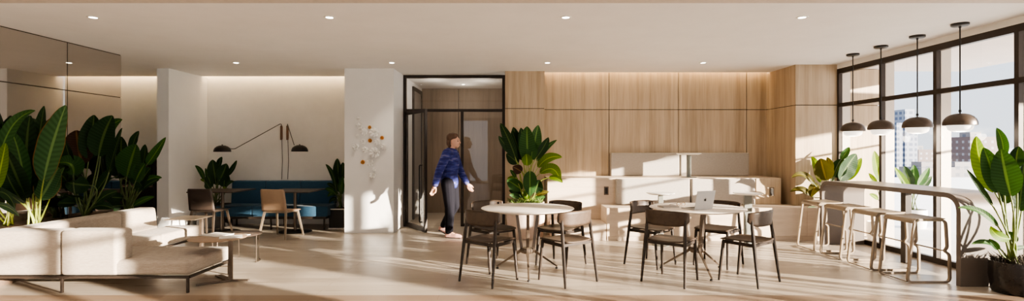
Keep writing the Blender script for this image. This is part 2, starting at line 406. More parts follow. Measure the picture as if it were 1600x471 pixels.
# ------------------------------------------------------------------ window wall on the right
mull = [8.25,7.30,6.36,5.33,4.33,3.33,2.33,.97,.15,-.34,-1.34,-2.34]
GX = 5.285
struct('wall_right', MB().box(WX,5.45,-3,8.29,2.715,CZ), M['plaster'], smooth=0)
struct('pillar_right',MB().box(5.2,5.43,.15,.97,0,CZ),M['plaster'],smooth=0)
M['fin'] = plain('pale aluminium fin', (.56,.50,.44), .5, .1, .03)
for i in range(len(mull)-1):
    yb, ya = mull[i], mull[i+1]
    if yb == .97: continue
    f = MB().box(WX,GX+.02,yb-.026,yb+.026,0,2.715)
    f.box(WX,GX+.03,ya+.026,yb-.026,2.635,2.715)
    f.box(WX,GX+.03,ya+.026,yb-.026,2.10,2.16)
    f.box(WX,GX+.03,ya+.026,yb-.026,0,.07)
    w = struct('window_%d' % (i+1), f, M['frame'], smooth=0)
    p = obj('pane', MB().add([(GX,ya+.02,2.15),(GX,yb-.02,2.15),(GX,yb-.02,2.65),(GX,ya+.02,2.65)],[(0,1,2,3)]), M['win'], w, smooth=0, fix=False)
    p = obj('pane', MB().add([(GX,ya+.02,.06),(GX,yb-.02,.06),(GX,yb-.02,2.11),(GX,ya+.02,2.11)],[(0,1,2,3)]), M['win'], w, smooth=0, fix=False)
    obj('fin', MB().box(GX+.02,5.43,yb-.03,yb+.03,0,2.715), M['fin'], w, smooth=0)

# ------------------------------------------------------------------ glazed partition, open door, vestibule
PY = 9.42
f = MB()
f.box(-2.0,-1.945,PY,PY+.06,0,CZ).box(-.18,-.12,PY,PY+.06,0,CZ).box(-1.945,-.18,PY,PY+.06,2.735,CZ)
f.box(-1.945,-.18,PY,PY+.06,2.115,2.165).box(-.945,-.895,PY,PY+.06,0,2.115).box(-.895,-.18,PY,PY+.06,0,.05)
w = struct('window_20', f, M['frame'], smooth=0)
def pane(x0,x1,z0,z1,par,y=PY+.03,mat='door_glass'):
    return obj('pane', MB().add([(x0,y,z0),(x1,y,z0),(x1,y,z1),(x0,y,z1)],[(0,1,2,3)]), M[mat], par, smooth=0, fix=False)
pane(-1.945,-.18,2.165,2.735,w); pane(-.895,-.18,.05,2.115,w)
door = struct('door_1', MB().box(0,.05,-.02,.02,.01,2.105).box(.86,.92,-.02,.02,.01,2.105).box(.05,.86,-.02,.02,2.05,2.105).box(.05,.86,-.02,.02,.01,.09), M['frame'], smooth=0)
door.location = (-1.945, 9.42, 0); door.rotation_euler = (0,0,D(-57.5))
pane(.05,.86,.09,2.05,door,0)
h = MB().tube(rounded([(.80,-.02,1.15),(.80,-.07,1.15),(.80,-.07,.18),(.80,-.02,.18)],.02),.012,8)
obj('handle', h, M['black'], door)
# vestibule beyond
struct('wall_vestibule_left', MB().box(-2.4,-2.02,9.74,12.2,0,CZ), M['pier'], smooth=0)
wood_panels('wall_vestibule_back', -2.4, .6, 11.5, [-1.2], zj=2.3, mat='oak_v')
struct('wall_vestibule', MB().box(-2.4,.6,11.52,11.7,0,CZ), M['joint'], smooth=0)
wood_panels('wall_vestibule_right', 9.5, 11.5, -.10, [10.6], axis='x', mat='oak_v')
d2 = struct('door_2', MB().box(-2.03,-1.98,10.35,10.42,0,2.7).box(-2.03,-1.98,11.25,11.32,0,2.7).box(-2.03,-1.98,10.42,11.25,2.62,2.7), M['frame'], smooth=0)
obj('panel', MB().box(-2.03,-2.0,10.42,11.25,0,2.62), plain('grey door', (.22,.20,.18), .4), d2, smooth=0)

# ------------------------------------------------------------------ downlights
def downlight(x, y, label, first=[None]):
    if first[0] is None:
        t = thing('downlight', label, 'ceiling light', (x,y,CZ), 0, 'recessed ceiling downlights')
        tr = obj('trim_ring', MB().lathe([(.038,-.001),(.038,-.006),(.056,-.006),(.06,0)],24,close=False), M['white'], t)
        obj('lens', MB().lathe([(0,-.003),(.038,-.003)],24,close=False), M['down'], tr)
        first[0] = t
    else: dup(first[0], (x,y,CZ), 0, label)
    l = bpy.data.lights.new('downlight_beam', 'SPOT'); l.energy = 30; l.spot_size = D(95); l.spot_blend = .7; l.color = (1,.86,.68); l.shadow_soft_size = .05
    o = bpy.data.objects.new('downlight_beam', l); COL.objects.link(o); o.location = (x,y,CZ-.03)
ordn = ['first','second','third','fourth']
for r, y in enumerate((5.33, 8.09)):
    for k, x in enumerate((-4.36,-1.90,.56,3.02)):
        downlight(x, y, '%s downlight from the left in the %s row on the white ceiling' % (ordn[k], ['near','far'][r]))
downlight(-1.02, 10.74, 'small round downlight in the ceiling behind the glass partition')
for x, y in ((-1.02,10.74),(-1.5,10.1),(-.6,10.2)):
    l = bpy.data.lights.new('vestibule_fill','POINT'); l.energy = 4; l.color = (1,.88,.74); l.shadow_soft_size = .2  # fill lights added without fixtures of their own to brighten the vestibule
    o = bpy.data.objects.new('vestibule_fill', l); COL.objects.link(o); o.location = (x,y,2.55)

# ------------------------------------------------------------------ tiered oak bench
tb = thing('tiered_bench', 'pale oak two-tier bench with grey upholstered backs along the panelled wall', 'bench', (2.9,8.4,0))
def loc(mb, o): 
    mb.v = [(x-o.location.x, y-o.location.y, z-o.location.z) for x,y,z in mb.v]; return mb
UT, UF, LT, LF = .945, 8.45, .51, 7.92
obj('upper_tier', loc(MB().box(.585,4.44,UF,WY-.005,.0,UT), tb), M['oak_h'], tb, bevel=.004)
obj('lower_seat', loc(MB().box(1.465,4.565,LF,UF-.004,.07,LT).box(4.565,5.2,LF,8.255,.07,LT), tb), M['oak_h'], tb, bevel=.004)
obj('step', loc(MB().box(.62,1.455,LF,UF-.004,.0,.265), tb), M['oak_h'], tb, bevel=.004)
obj('plinth', loc(MB().box(1.475,5.2,LF+.012,8.25,.0,.066), tb), M['oak_h'], tb, smooth=0)
def cushion(x0,x1,y0,y1,z0,z1,mat,par,nm='back_panel',bv=.02,sg=4): 
    return obj(nm, loc(MB().box(x0,x1,y0,y1,z0,z1), tb) if par is tb else MB().box(x0,x1,y0,y1,z0,z1), M[mat], par, bevel=bv, seg=sg)
cushion(1.70,2.905,UF-.10,UF-.002,LT+.005,UT-.01,'grey_fabric',tb)
cushion(2.935,3.97,UF-.10,UF-.002,LT+.005,UT-.01,'grey_fabric',tb)
cushion(1.75,2.965,WY-.14,WY-.008,UT+.004,1.36,'grey_fabric',tb)
cushion(2.985,4.20,WY-.14,WY-.008,UT+.004,1.36,'grey_fabric',tb)
obj('end_panel', loc(MB().box(4.02,4.42,UF-.02,UF-.001,LT+.004,UT-.004), tb), M['oak'], tb, bevel=.003)
for x, z, lab in ((1.555,.735,'dark power outlet on the oak riser left of the grey backs'),(4.275,.72,'dark power outlet on the oak riser right of the grey backs')):
    y = UF if x < 2 else UF-.02
    t = thing('power_outlet', lab, 'power outlet', (x,y,z), 0, 'power outlets on the bench')
    cp = obj('cover_plate', MB().box(-.038,.038,-.008,-.001,-.07,.07), M['bronze'], t, bevel=.002)
    obj('socket', MB().box(-.022,.022,-.011,-.0082,-.05,.05), M['black'], cp, smooth=0)

# ------------------------------------------------------------------ mushroom side tables on the bench
def pedestal(x,y,z,hgt,post,label,r=.205):
    t = thing('pedestal_table', label, 'side table', (x,y,z), 0, 'small round pedestal tables')
    obj('table_top', MB().lathe([(0,hgt-.03),(r*.75,hgt-.028),(r*.97,hgt-.012),(r,hgt-.004),(r*.985,hgt),(0,hgt)],40,close=False), M['white'], t)
    obj('post', MB().box(-post/2,post/2,-.02,.02,.008,hgt-.028), M['post'], t, bevel=.004)
    obj('base', MB().lathe([(0,0),(.13,0),(.13,.006),(.12,.009),(0,.009)],32,close=False), M['post'], t)
M['post'] = plain('grey green metal', (.17,.175,.155), .45, .2)
pedestal(2.2,7.58,0,.775,.07,'white round pedestal table behind the laptop table, left of the two lower ones')
pedestal(3.49,7.58,0,.775,.115,'white round pedestal table on a wide grey-green post before the bench')
pedestal(2.99,8.66,UT,.41,.07,'white round pedestal table standing up on the top tier of the bench')

# ------------------------------------------------------------------ dining chair
def make_chair(label):
    t = thing('dining_chair', label, 'chair', (0,0,0), 0, 'dark wooden chairs at the round tables')
    for s in (-1,1):
        rl = [(-.222,.237*s,0),(-.190,.226*s,.25),(-.165,.217*s,.45),(-.145,.210*s,.60),(-.135,.205*s,.745)]
        obj('leg', MB().tube(rl,[.012,.0165,.019,.0165,.011],10), M['walnut'], t)
        fl_ = [(.222,.200*s,0),(.200,.194*s,.22),(.178,.186*s,.425),(.177,.186*s,.442)]
        obj('leg', MB().tube(fl_,[.012,.016,.0185,.015],10), M['walnut'], t)
        obj('seat_rail', MB().bar([(.18,.184*s,.424),(-.165,.214*s,.424)],.018,.034,(0,0,1)), M['walnut'], t, bevel=.003)
    obj('seat_rail', MB().bar([(-.163,-.21,.424),(-.163,.21,.424)],.018,.032,(0,0,1)), M['walnut'], t, bevel=.003)
    obj('seat_rail', MB().bar([(.172,-.18,.424),(.172,.18,.424)],.018,.032,(0,0,1)), M['walnut'], t, bevel=.003)
    def seat(u,v):
        a = v*2-1; b = u*2-1
        # squircle footprint
        x = .012 + .222*a*math.sqrt(1-.22*b*b); w = .222 - .022*(1-v) 
        y = w*b*math.sqrt(1-.18*a*a)
        z = .452 - .016*(1-b*b)*(1-.55*a*a) - (.008*max(0,a)**4)
        return (x,y,z)
    obj('seat', MB().grid(seat,14,14), M['walnut_seat'], t, solid=.013, off=1)
    def back(u,v):
        b = u*2-1
        x = -.182 + .085*abs(b)**2.3; y = .238*math.sin(b*1.35)/math.sin(1.35)
        lo = .612 + .055*abs(b)**4; hi = .772 - .018*abs(b)**3
        z = lo + (hi-lo)*v
        x -= .018*(z-.6)/.17
        return (x,y,z)
    obj('backrest', MB().grid(back,24,6), M['walnut_seat'], t, solid=.014, off=0)
    return t
spots = [(-.239,5.49,50.3,'dark wooden chair in front of the left round table, on its left side'),
         (-.236,6.29,-51,'dark wooden chair behind the left round table, nearest the walking person'),
         (.588,6.28,-128.7,'dark wooden chair behind the left round table, on its right side'),
         (.587,5.49,128.4,'dark wooden chair in front of the left round table, on its right side'),
         (1.706,5.487,49.4,'dark wooden chair in front of the right round table, back to the camera'),
         (1.7075,6.30,-48.5,'dark wooden chair behind the right round table, on its left side'),
         (2.516,6.285,-131.6,'dark wooden chair behind the right round table, half hidden by the laptop'),
         (2.53,5.48,128.6,'dark wooden chair in front of the right round table, turned sideways near the stools')]
ch0 = make_chair(spots[0][3])
for i,(x,y,a,lab) in enumerate(spots):
    if i == 0: ch0.location = (x,y,0); ch0.rotation_euler = (0,0,D(a))
    else: dup(ch0,(x,y,0),D(a),lab)

# ------------------------------------------------------------------ round tables
def round_table(x,y,rz,label):
    t = thing('round_table', label, 'table', (x,y,0), rz, 'round cream tables')
    R = .532
    obj('tabletop', MB().lathe([(0,.705),(.36,.706),(.46,.716),(R-.008,.735),(R,.7395),(R-.003,.7435),(R-.008,.745),(0,.745)],72,close=False), M['table_top'], t)
    obj('hub', MB().lathe([(0,.69),(.16,.69),(.16,.7055),(0,.7055)],24,close=False), M['bronze'], t)
    for k in range(3):
        a = -PI/2 + k*2*PI/3; c, s = math.cos(a), math.sin(a)
        pts = [(.145*c,.145*s,.69),(.085*c,.085*s,.32),(.075*c,.075*s,.255),(.13*c,.13*s,.215),(.41*c,.41*s,.028)]
        pts = rounded(pts,.07,6)
        n = len(pts)
        lg_ = obj('leg', MB().sweep(pts,[(-.011,-.014),(0,-.019),(.011,-.014),(.011,.014),(0,.019),(-.011,.014)],False,[.95]*(n-5)+[.9,.85,.8,.7,.55]), M['bronze'], t, smooth=50)
        obj('foot', MB().lathe([(0,0),(.016,0),(.016,.012),(.009,.02),(0,.02)],14,(.405*c,.405*s,0),close=False), M['black'], lg_)
    obj('collar', MB().lathe([(0,.225),(.07,.225),(.085,.245),(.085,.265),(.07,.285),(0,.285)],6,close=False), M['bronze'], t)
    return t
round_table(.178,5.865,0,'round cream table with bronze three-legged base, nearer the tall potted plant')
round_table(2.13,5.90,D(1.5),'round cream table with bronze base, carrying the laptop')

# ------------------------------------------------------------------ laptop, notebook, glasses
TZ = .7455
def place(nm,label,cat,x,y,z,rz,group=None): return thing(nm,label,cat,(x,y,z),rz,group)
lp = place('laptop','open silver laptop on the right round table','laptop',2.115,5.655,TZ,D(26))
lb = obj('base', MB().box(-.135,.135,.0,.20,.002,.014), M['silver'], lp, bevel=.004)
obj('keyboard', MB().box(-.12,.12,.05,.15,.0142,.0152), M['black'], lb, smooth=0)
lid = obj('lid', MB().prism_x([(-.004,.012),(.004,.012),(-.040,.212),(-.047,.210)],-.135,.135), M['silver'], lp, bevel=.0025)
obj('screen', MB().prism_x([(.0025,.022),(.0035,.022),(-.039,.206),(-.0398,.206)],-.127,.127), M['black'], lid, smooth=0)
poly = []
for k in range(40):
    a = 2*PI*k/40
    r = .0165*(1+.06*math.cos(2*a)) - .0035*math.exp(-((a-PI/2)/.28)**2) - .002*math.exp(-((a-3*PI/2)/.25)**2)
    px_, pz_ = r*math.cos(a)*.95, r*math.sin(a)*1.04
    d_ = math.hypot(px_+.020, pz_-.002)
    if d_ < .0085 and d_ > 1e-6:
        px_ = -.020 + (px_+.020)/d_*.0085; pz_ = .002 + (pz_-.002)/d_*.0085
    poly.append((px_,pz_))
leafp = [(-.001,.0175),(.001,.023),(.006,.0265),(.0065,.023),(.0035,.0185)]
lg = MB()
def on_lid(u,w): # point on lid's outer face
    t_ = (w+.098)/.196
    return (u, -.004-.043*t_-.0012, .012+.198*t_)
for P in (poly, leafp):
    lg.add([on_lid(-u,w) for u,w in P],[tuple(range(len(P)))])
obj('logo', lg, M['black'], lid, smooth=0)
nb = place('notebook','closed grey notebook on the right round table, left of the laptop','notebook',1.80,5.90,TZ,D(12))
obj('cover', MB().box(-.10,.10,-.07,.07,0,.004).box(-.10,.10,-.07,.07,.014,.018).box(-.10,-.097,-.07,.07,.004,.014), plain('grey cover',(.36,.33,.31),.6), nb, smooth=0)
obj('pages', MB().box(-.097,.097,-.067,.067,.0042,.0138), M['paper'], nb, smooth=0)
gl = place('eyeglasses','tortoiseshell eyeglasses lying on the right round table beside the notebook','glasses',1.985,6.02,TZ,D(20))
g = MB()
for s in (-1,1):
    g.tube([(.034*s+.026*math.cos(a),-.002,.024+.021*math.sin(a)) for a in [2*PI*k/18 for k in range(18)]],.0028,6,closed=True)
    g.tube([(.060*s,-.002,.03),(.063*s,.02,.03),(.060*s,.115,.012),(.058*s,.135,.003)],.0025,6)
g.tube([(-.009,-.002,.028),(0,-.003,.031),(.009,-.002,.028)],.0025,6)
gf = obj('frame', g, plain('tortoiseshell',(.16,.085,.03),.25,var=.5,sc=120), gl)
for s in (-1,1): obj('lens', MB().lathe([(0,0),(.0245,0)],18,close=False), M['win'], gf).matrix_local = Matrix.Translation((.034*s,-.002,.024)) @ Matrix.Rotation(PI/2,4,'X')

# ------------------------------------------------------------------ bar counter and stools
bx0, bx1 = 4.60, 5.235
bar_t = thing('bar_counter','taupe waterfall bar counter along the windows','bar counter',(4.92,6.45,0))
th = .055
outer = rounded([(0,5.25,0),(0,5.25,.955),(0,7.66,.955),(0,7.66,0)],.20,9)
inner = rounded([(0,5.25+th,0),(0,5.25+th,.955-th),(0,7.66-th,.955-th),(0,7.66-th,0)],.15,9)
pl = [(p.y,p.z) for p in outer] + [(p.y,p.z) for p in reversed(inner)]
mb = MB(); k = len(outer); vs = []
for x in (bx0,bx1):
    vs += [(x,p.y,p.z) for p in outer] + [(x,p.y,p.z) for p in inner]
fs = []
for i in range(k-1):
    fs += [(i,i+1,k+i+1,k+i),(2*k+i,3*k+i,3*k+i+1,2*k+i+1),(i,2*k+i,2*k+i+1,i+1),(k+i,k+i+1,3*k+i+1,3*k+i)]
fs += [(0,k,3*k,2*k),(k-1,2*k+k-1,3*k+k-1,2*k-1)]
mb.add(vs,fs)
obj('counter_shell', loc(mb,bar_t), M['taupe'], bar_t, smooth=30, bevel=.003)
obj('support_post', loc(MB().box(4.87,4.95,6.34,6.42,0,.90),bar_t), M['frame'], bar_t, bevel=.004)

def make_stool(label):
    t = thing('bar_stool', label, 'stool', (0,0,0), 0, 'bent metal stools along the bar')
    pts = [(-.225,0,.010),(.225,0,.010),(.222,0,.300),(.166,0,.338),(.198,0,.375),(.180,0,.662),(-.145,0,.662)]
    path = rounded(pts,.05,6,closed=True)
    for y in (-.205,.205):
        obj('side_frame', MB().bar([(p.x,y,p.z) for p in path],.021,.026,(0,1,0),closed=True), M['tan_metal'], t, smooth=60)
    obj('footrest', MB().bar([(.158,-.197,.34),(.158,.197,.34)],.020,.014,(0,0,1)), M['tan_metal'], t, bevel=.003)
    obj('cross_bar', MB().bar([(-.222,-.197,.012),(-.222,.197,.012)],.014,.012,(0,0,1)), M['tan_metal'], t, bevel=.002)
    def seat(u,v):
        x = -.185+.355*v; y = -.216+.432*u
        z = .678 - .012*math.sin(PI*v)*.6
        if v < .18: z -= .05*((.18-v)/.18)**2; x += .018*((.18-v)/.18)**2
        return (x,y,z)
    obj('seat', MB().grid(seat,8,20), M['tan_metal'], t, solid=.010, off=0)
    return t
st0 = make_stool('tan bent-metal bar stool nearest the big black plant pot')
for i,y in enumerate((5.615,6.165,6.725,7.285)):
    lab = ['tan bent-metal bar stool at the near end of the bar, first in line','tan bent-metal bar stool second from the near end of the bar',
           'tan bent-metal bar stool second from the far end of the bar','tan bent-metal bar stool at the far end of the bar, by the bench'][i]
    if i == 0: st0.location = (4.40,y,0); st0['label'] = lab
    else: dup(st0,(4.40,y,0),0,lab)

# ------------------------------------------------------------------ pendants
def make_pendant(label):
    t = thing('pendant_lamp', label, 'pendant lamp', (0,0,CZ), 0, 'pendant lamps over the bar')
    obj('canopy', MB().lathe([(0,0),(.082,0),(.082,-.022),(.07,-.03),(.012,-.032),(.01,-.05),(0,-.05)],32,close=False), M['black'], t)
    obj('rod', MB().tube([(0,0,-.03),(0,0,-.985)],.0075,10), M['black'], t)
    z = -1.115
    sh_ = obj('shade', MB().lathe([(.010,.132),(.045,.129),(.085,.117),(.118,.096),(.141,.066),(.152,.032),(.153,.004),(.148,0),(.143,.02),(.132,.06),(.10,.09),(.05,.11),(.010,.112)],48,(0,0,z),close=False), M['shade'], t)
    obj('finial', MB().lathe([(.0,.175),(.012,.172),(.014,.145),(.0,.14)],16,(0,0,z),close=False), M['black'], sh_)
    obj('diffuser', MB().lathe([(0,-.072),(.05,-.070),(.085,-.062),(.108,-.042),(.117,-.014),(.118,.02),(.115,.045),(0,.05)],40,(0,0,z),close=False), M['lamp_glass'], sh_)
    return t
p0 = None
for y, lab in ((5.60,'bronze domed pendant lamp over the near end of the bar, largest in view'),(6.19,'bronze domed pendant lamp over the bar, second from the near end'),
               (6.80,'bronze domed pendant lamp over the bar, second from the far end'),(7.36,'bronze domed pendant lamp over the far end of the bar, smallest in view')):
    if p0 is None: p0 = make_pendant(lab); p0.location = (4.90,y,CZ)
    else: dup(p0,(4.90,y,CZ),0,lab)
    l = bpy.data.lights.new('pendant_glow','POINT'); l.energy = 3; l.color = (1,.88,.72); l.shadow_soft_size = .05
    o = bpy.data.objects.new('pendant_glow', l); COL.objects.link(o); o.location = (4.90,y,CZ-1.22)

# ------------------------------------------------------------------ sectional sofa
so = thing('sectional_sofa','oatmeal linen low sectional sofa with chaise beside the planter','sofa',(-4.4,5.9,0))
def sc(nm,b,mat='linen',bv=.035,sg=5): return obj(nm, loc(MB().box(*b),so), M[mat], so, bevel=bv, seg=sg)
sc('back_cushion',(-5.17,-4.425,5.0,5.235,.175,.612)); sc('back_cushion',(-4.417,-3.865,5.0,5.235,.175,.615))
sc('back_cushion',(-5.17,-4.935,5.24,6.49,.175,.612)); 
bk = sc('back_cushion',(-5.17,-4.935,6.50,7.17,.175,.615))
for v in bk.data.vertices:
    if v.co.y > 1.2 and v.co.z > .4: v.co.y -= .07
sc('seat_cushion',(-4.93,-4.455,5.24,6.52,.172,.325)); sc('seat_cushion',(-4.93,-4.455,6.53,7.38,.172,.328))
sc('seat_cushion',(-4.45,-3.87,5.24,5.80,.172,.322)); sc('chaise_cushion',(-3.945,-3.16,5.015,5.80,.172,.318),bv=.045)
fr = MB().bar([(-5.15,5.03,.155),(-3.17,5.03,.155)],.03,.024,(0,0,1)).bar([(-3.175,5.03,.155),(-3.175,5.78,.155)],.03,.024,(0,0,1))
fr.bar([(-3.175,5.78,.155),(-4.47,5.78,.155)],.03,.024,(0,0,1)).bar([(-4.47,5.78,.155),(-4.47,7.36,.155)],.03,.024,(0,0,1)).bar([(-4.47,7.36,.155),(-5.15,7.36,.155)],.03,.024,(0,0,1)).bar([(-5.15,7.36,.155),(-5.15,5.03,.155)],.03,.024,(0,0,1))
obj('base_frame', loc(fr,so), M['frame'], so, smooth=0)
for x,y in ((-4.42,5.03),(-3.185,5.03),(-5.13,5.03),(-3.185,5.76),(-4.47,6.5),(-4.47,7.34),(-5.13,7.34)):
    obj('leg', loc(MB().box(x-.011,x+.011,y-.011,y+.011,0,.145),so), M['frame'], so, bevel=.002)

# low tables by the sofa
ta = thing('side_table','low round tan table on a flat blade post with angled feet, beside the chaise','side table',(-3.10,5.50,0))
def rt(mb, o): return loc(mb,o)
obj('table_top', rt(MB().lathe([(0,.448),(.26,.448),(.283,.456),(.285,.460),(.28,.463),(0,.463)],56,(-3.17,5.52,0),close=False),ta), M['tan_shell'], ta)
obj('post', rt(MB().box(-3.035,-2.99,5.47,5.49,.01,.448),ta), M['bronze'], ta, bevel=.003)
obj('foot', rt(MB().bar([(-3.01,5.48,.010),(-3.27,5.29,.010)],.045,.014,(0,0,1)),ta), M['bronze'], ta, bevel=.003)
obj('foot', rt(MB().bar([(-3.01,5.48,.010),(-2.82,5.485,.010)],.045,.014,(0,0,1)),ta), M['bronze'], ta, bevel=.003)
obj('foot', rt(MB().bar([(-3.01,5.48,.010),(-3.27,5.70,.010)],.07,.014,(0,0,1)),ta), M['bronze'], ta, bevel=.003)
tbk = thing('coffee_table','low round dark table on thin wire hoops, behind the tan side table','coffee table',(-3.46,6.42,0))
obj('table_top', MB().lathe([(0,.34),(.28,.34),(.298,.347),(.30,.352),(.295,.355),(0,.355)],56,close=False), M['brown_shell'], tbk)
for a in (20,140,260):
    a0, a1 = D(a-28), D(a+28)
    pts = [(.275*math.cos(a0),.275*math.sin(a0),.34)] + [(.275*math.cos(a0+(a1-a0)*k/8),.275*math.sin(a0+(a1-a0)*k/8),.006) for k in range(9)] + [(.275*math.cos(a1),.275*math.sin(a1),.34)]
    obj('leg', MB().tube(rounded(pts,.02,3),.005,8), M['bronze'], tbk)
tc = thing('laptop_table','small square bronze table reaching over the far sofa seat','side table',(-4.15,6.84,0))
obj('table_top', rt(MB().prism([(-4.50,6.62),(-4.10,6.62),(-4.10,7.02),(-4.50,7.02)],.495,.507),tc), M['tan_metal'], tc, bevel=.004)
obj('post', rt(MB().box(-4.155,-4.115,6.80,6.84,.012,.495),tc), M['bronze'], tc, bevel=.003)
obj('base', rt(MB().box(-4.43,-4.08,6.70,6.94,0,.012),tc), M['bronze'], tc, bevel=.003)
def magazine(x,y,z,rz,label,w=.21,l=.28):
    t = place('magazine',label,'magazine',x,y,z,rz,'magazines on the low tables')
    obj('cover', MB().box(-w/2,w/2,-l/2,l/2,.006,.0075).box(-w/2,w/2,-l/2,l/2,0,.0012), M['paper'], t, smooth=0)
    obj('pages', MB().box(-w/2+.002,w/2-.002,-l/2+.002,l/2-.002,.0013,.0059), M['white'], t, smooth=0)
magazine(-3.27,5.67,.464,D(68),'pale magazine on the tan side table, left of the other')
magazine(-3.03,5.52,.464,D(-62),'pale magazine on the tan side table, right of the other',.17,.22)
magazine(-3.40,6.28,.356,D(70),'pale magazine lying on the low dark wire-legged table')

# ------------------------------------------------------------------ lounge: blue sofa, square tables, chairs
bs = thing('blue_sofa','long petrol-blue upholstered banquette against the lounge wall','sofa',(-4.25,9.3,0))
def bc(nm,b,mat='blue',bv=.022): return obj(nm, loc(MB().box(*b),bs), M[mat], bs, bevel=bv, seg=4)
for k in range(3):
    x0 = -5.20+.635*k
    b = bc('back_cushion',(x0,x0+.63,9.46,9.66,.40,.835))
    for v in b.data.vertices:
        if v.co.z > .6: v.co.y += .04
    bc('seat_cushion',(x0+(.0 if k else 0),x0+.63+(.06 if k == 2 else 0),8.98,9.47,.235,.42))
obj('base_frame', loc(MB().box(-5.19,-3.28,9.02,9.62,.19,.232),bs), M['frame'], bs, smooth=0)
for x in (-5.15,-4.26,-3.32):
    for y in (9.05,9.58): obj('leg', loc(MB().box(x-.012,x+.012,y-.012,y+.012,0,.19),bs), M['frame'], bs, bevel=.002)
def cafe(x,y,label):
    t = thing('cafe_table',label,'table',(x,y,0),0,'square lounge tables')
    obj('tabletop', MB().box(-.385,.385,-.385,.385,.697,.717), M['brown_shell'], t, bevel=.006)
    obj('post', MB().tube([(0,0,.01),(0,0,.697)],.026,16), M['bronze'], t)
    obj('base', MB().lathe([(0,0),(.275,0),(.275,.006),(.26,.012),(.03,.014),(0,.014)],48,close=False), M['black'], t)
cafe(-4.99,8.83,'dark square cafe table before the left part of the blue sofa')
cafe(-3.74,8.83,'dark square cafe table before the right part of the blue sofa')
def lounge_chair(x,y,rz,mat,label):
    t = thing('lounge_chair',label,'chair',(x,y,0),rz,'shell chairs at the lounge tables')
    for s in (-1,1):
        obj('leg', MB().sweep([(-.255,.235*s,0),(-.165,.185*s,.43)],[(-.015,-.01),(.015,-.01),(.015,.01),(-.015,.01)],False,[.8,1.1]), M['tan_metal'] if mat == 'tan_shell' else M['bronze'], t, smooth=0)
        obj('leg', MB().sweep([(.235,.235*s,0),(.145,.185*s,.43)],[(-.015,-.01),(.015,-.01),(.015,.01),(-.015,.01)],False,[.8,1.1]), M['tan_metal'] if mat == 'tan_shell' else M['bronze'], t, smooth=0)
    obj('seat_frame', MB().bar([(-.165,-.19,.42),(-.165,.19,.42),(.15,.19,.42),(.15,-.19,.42)],.02,.02,(0,0,1),closed=True), M['tan_metal'] if mat == 'tan_shell' else M['bronze'], t, smooth=0)
    def seat(u,v):
        y_ = (u*2-1)*.212
        return (-.19+.40*v, y_*(1-.04*v), .442-.01*math.sin(PI*v)-.012*max(0,v-.8)*5)
    obj('seat', MB().grid(seat,6,12), M[mat], t, solid=.014, off=0)
    def back(u,v):
        b = u*2-1
        w = .218-.012*v - .012*max(0,(v-.93)/.07)
        return (-.197-.055*v+.012*b*b, b*w, .445+.345*v)
    obj('backrest', MB().grid(back,10,14), M[mat], t, solid=.014, off=0)
lounge_chair(-4.93,8.36,D(84),'brown_shell','dark brown shell chair with splayed legs, beside the pale wall fin')
lounge_chair(-3.72,8.27,D(80),'tan_shell','tan shell chair with splayed metal legs before the blue sofa')

# swing-arm wall lamps
def sconce(xb, pts, dome, label):
    t = thing('wall_lamp',label,'wall lamp',(xb,9.735,1.5),0,'swing-arm wall lamps')
    o = Vector((xb,9.735,1.5))
    L_ = lambda P: [tuple(Vector(p)-o) for p in P]
    obj('bracket', MB().tube(L_([(xb,9.70,1.60),(xb,9.70,1.87)]),[.02,.02],12), M['bwood'], t)
    obj('wall_plate', MB().box(-.012,.012,-.03,-.001,.12,.35), M['bwood'], t, bevel=.003)
    obj('cord', MB().tube(L_([(xb,9.72,1.60),(xb+.01,9.725,1.2),(xb-.005,9.725,.85)]),.005,6), M['black'], t)
    obj('arm', MB().tube(L_(rounded([(xb,9.70,1.87),(xb,9.70,1.90)]+pts,.015,3)),.0065,8), M['black'], t)
    c = Vector(dome)-o
    ls_ = obj('lamp_shade', MB().lathe([(.146,0),(.142,.035),(.125,.072),(.092,.10),(.05,.117),(.0,.121),(.0,.113),(.05,.11),(.088,.094),(.12,.067),(.137,.033),(.141,0),(.146,0)],36,tuple(c),close=False), M['black'], t)
    obj('bulb', MB().sphere((c.x,c.y,c.z+.055),.035,12,8), M['white'], ls_)
    obj('finial', MB().tube([(c.x,c.y,c.z+.117),(c.x,c.y,c.z+.135)],.012,8), M['black'], ls_)
M['bwood'] = wood('brown lamp wood',(.16,.08,.045),(.10,.05,.03),(20,20,3))
sconce(-4.37,[(-4.39,9.70,1.905),(-5.10,9.42,1.43),(-5.22,9.42,1.43)],(-5.33,9.42,1.375),'black swing-arm wall lamp with long arm reaching over the left lounge table')
sconce(-4.255,[(-4.25,9.69,1.90),(-4.00,9.40,1.50)],(-3.89,9.38,1.38),'black swing-arm wall lamp with short arm over the right lounge table')

# dark shelf cabinet beside the pier, behind the plants
cb = thing('shelf_cabinet','dark open cabinet against the back wall, behind the leafy plants','cabinet',(-7.2,9.45,0))
obj('carcass', loc(MB().box(-8.2,-6.45,9.69,9.73,0,1.36).box(-8.2,-8.16,9.25,9.69,0,1.36).box(-6.49,-6.45,9.25,9.69,0,1.36).box(-8.16,-6.49,9.25,9.69,1.32,1.36).box(-8.16,-6.49,9.25,9.69,.06,.1),cb), M['joint'], cb, smooth=0)
obj('shelf', loc(MB().box(-8.16,-6.49,9.22,9.69,.74,.765),cb), M['tan_shell'], cb, smooth=0)
tag(obj('planter_trough', MB().box(-5.655,-5.27,4.2,7.40,0,.52).box(-5.61,-5.31,4.25,7.36,.52,.53), M['trough'], smooth=0),'long brown planter trough along the mirrored wall behind the sofa','planter')

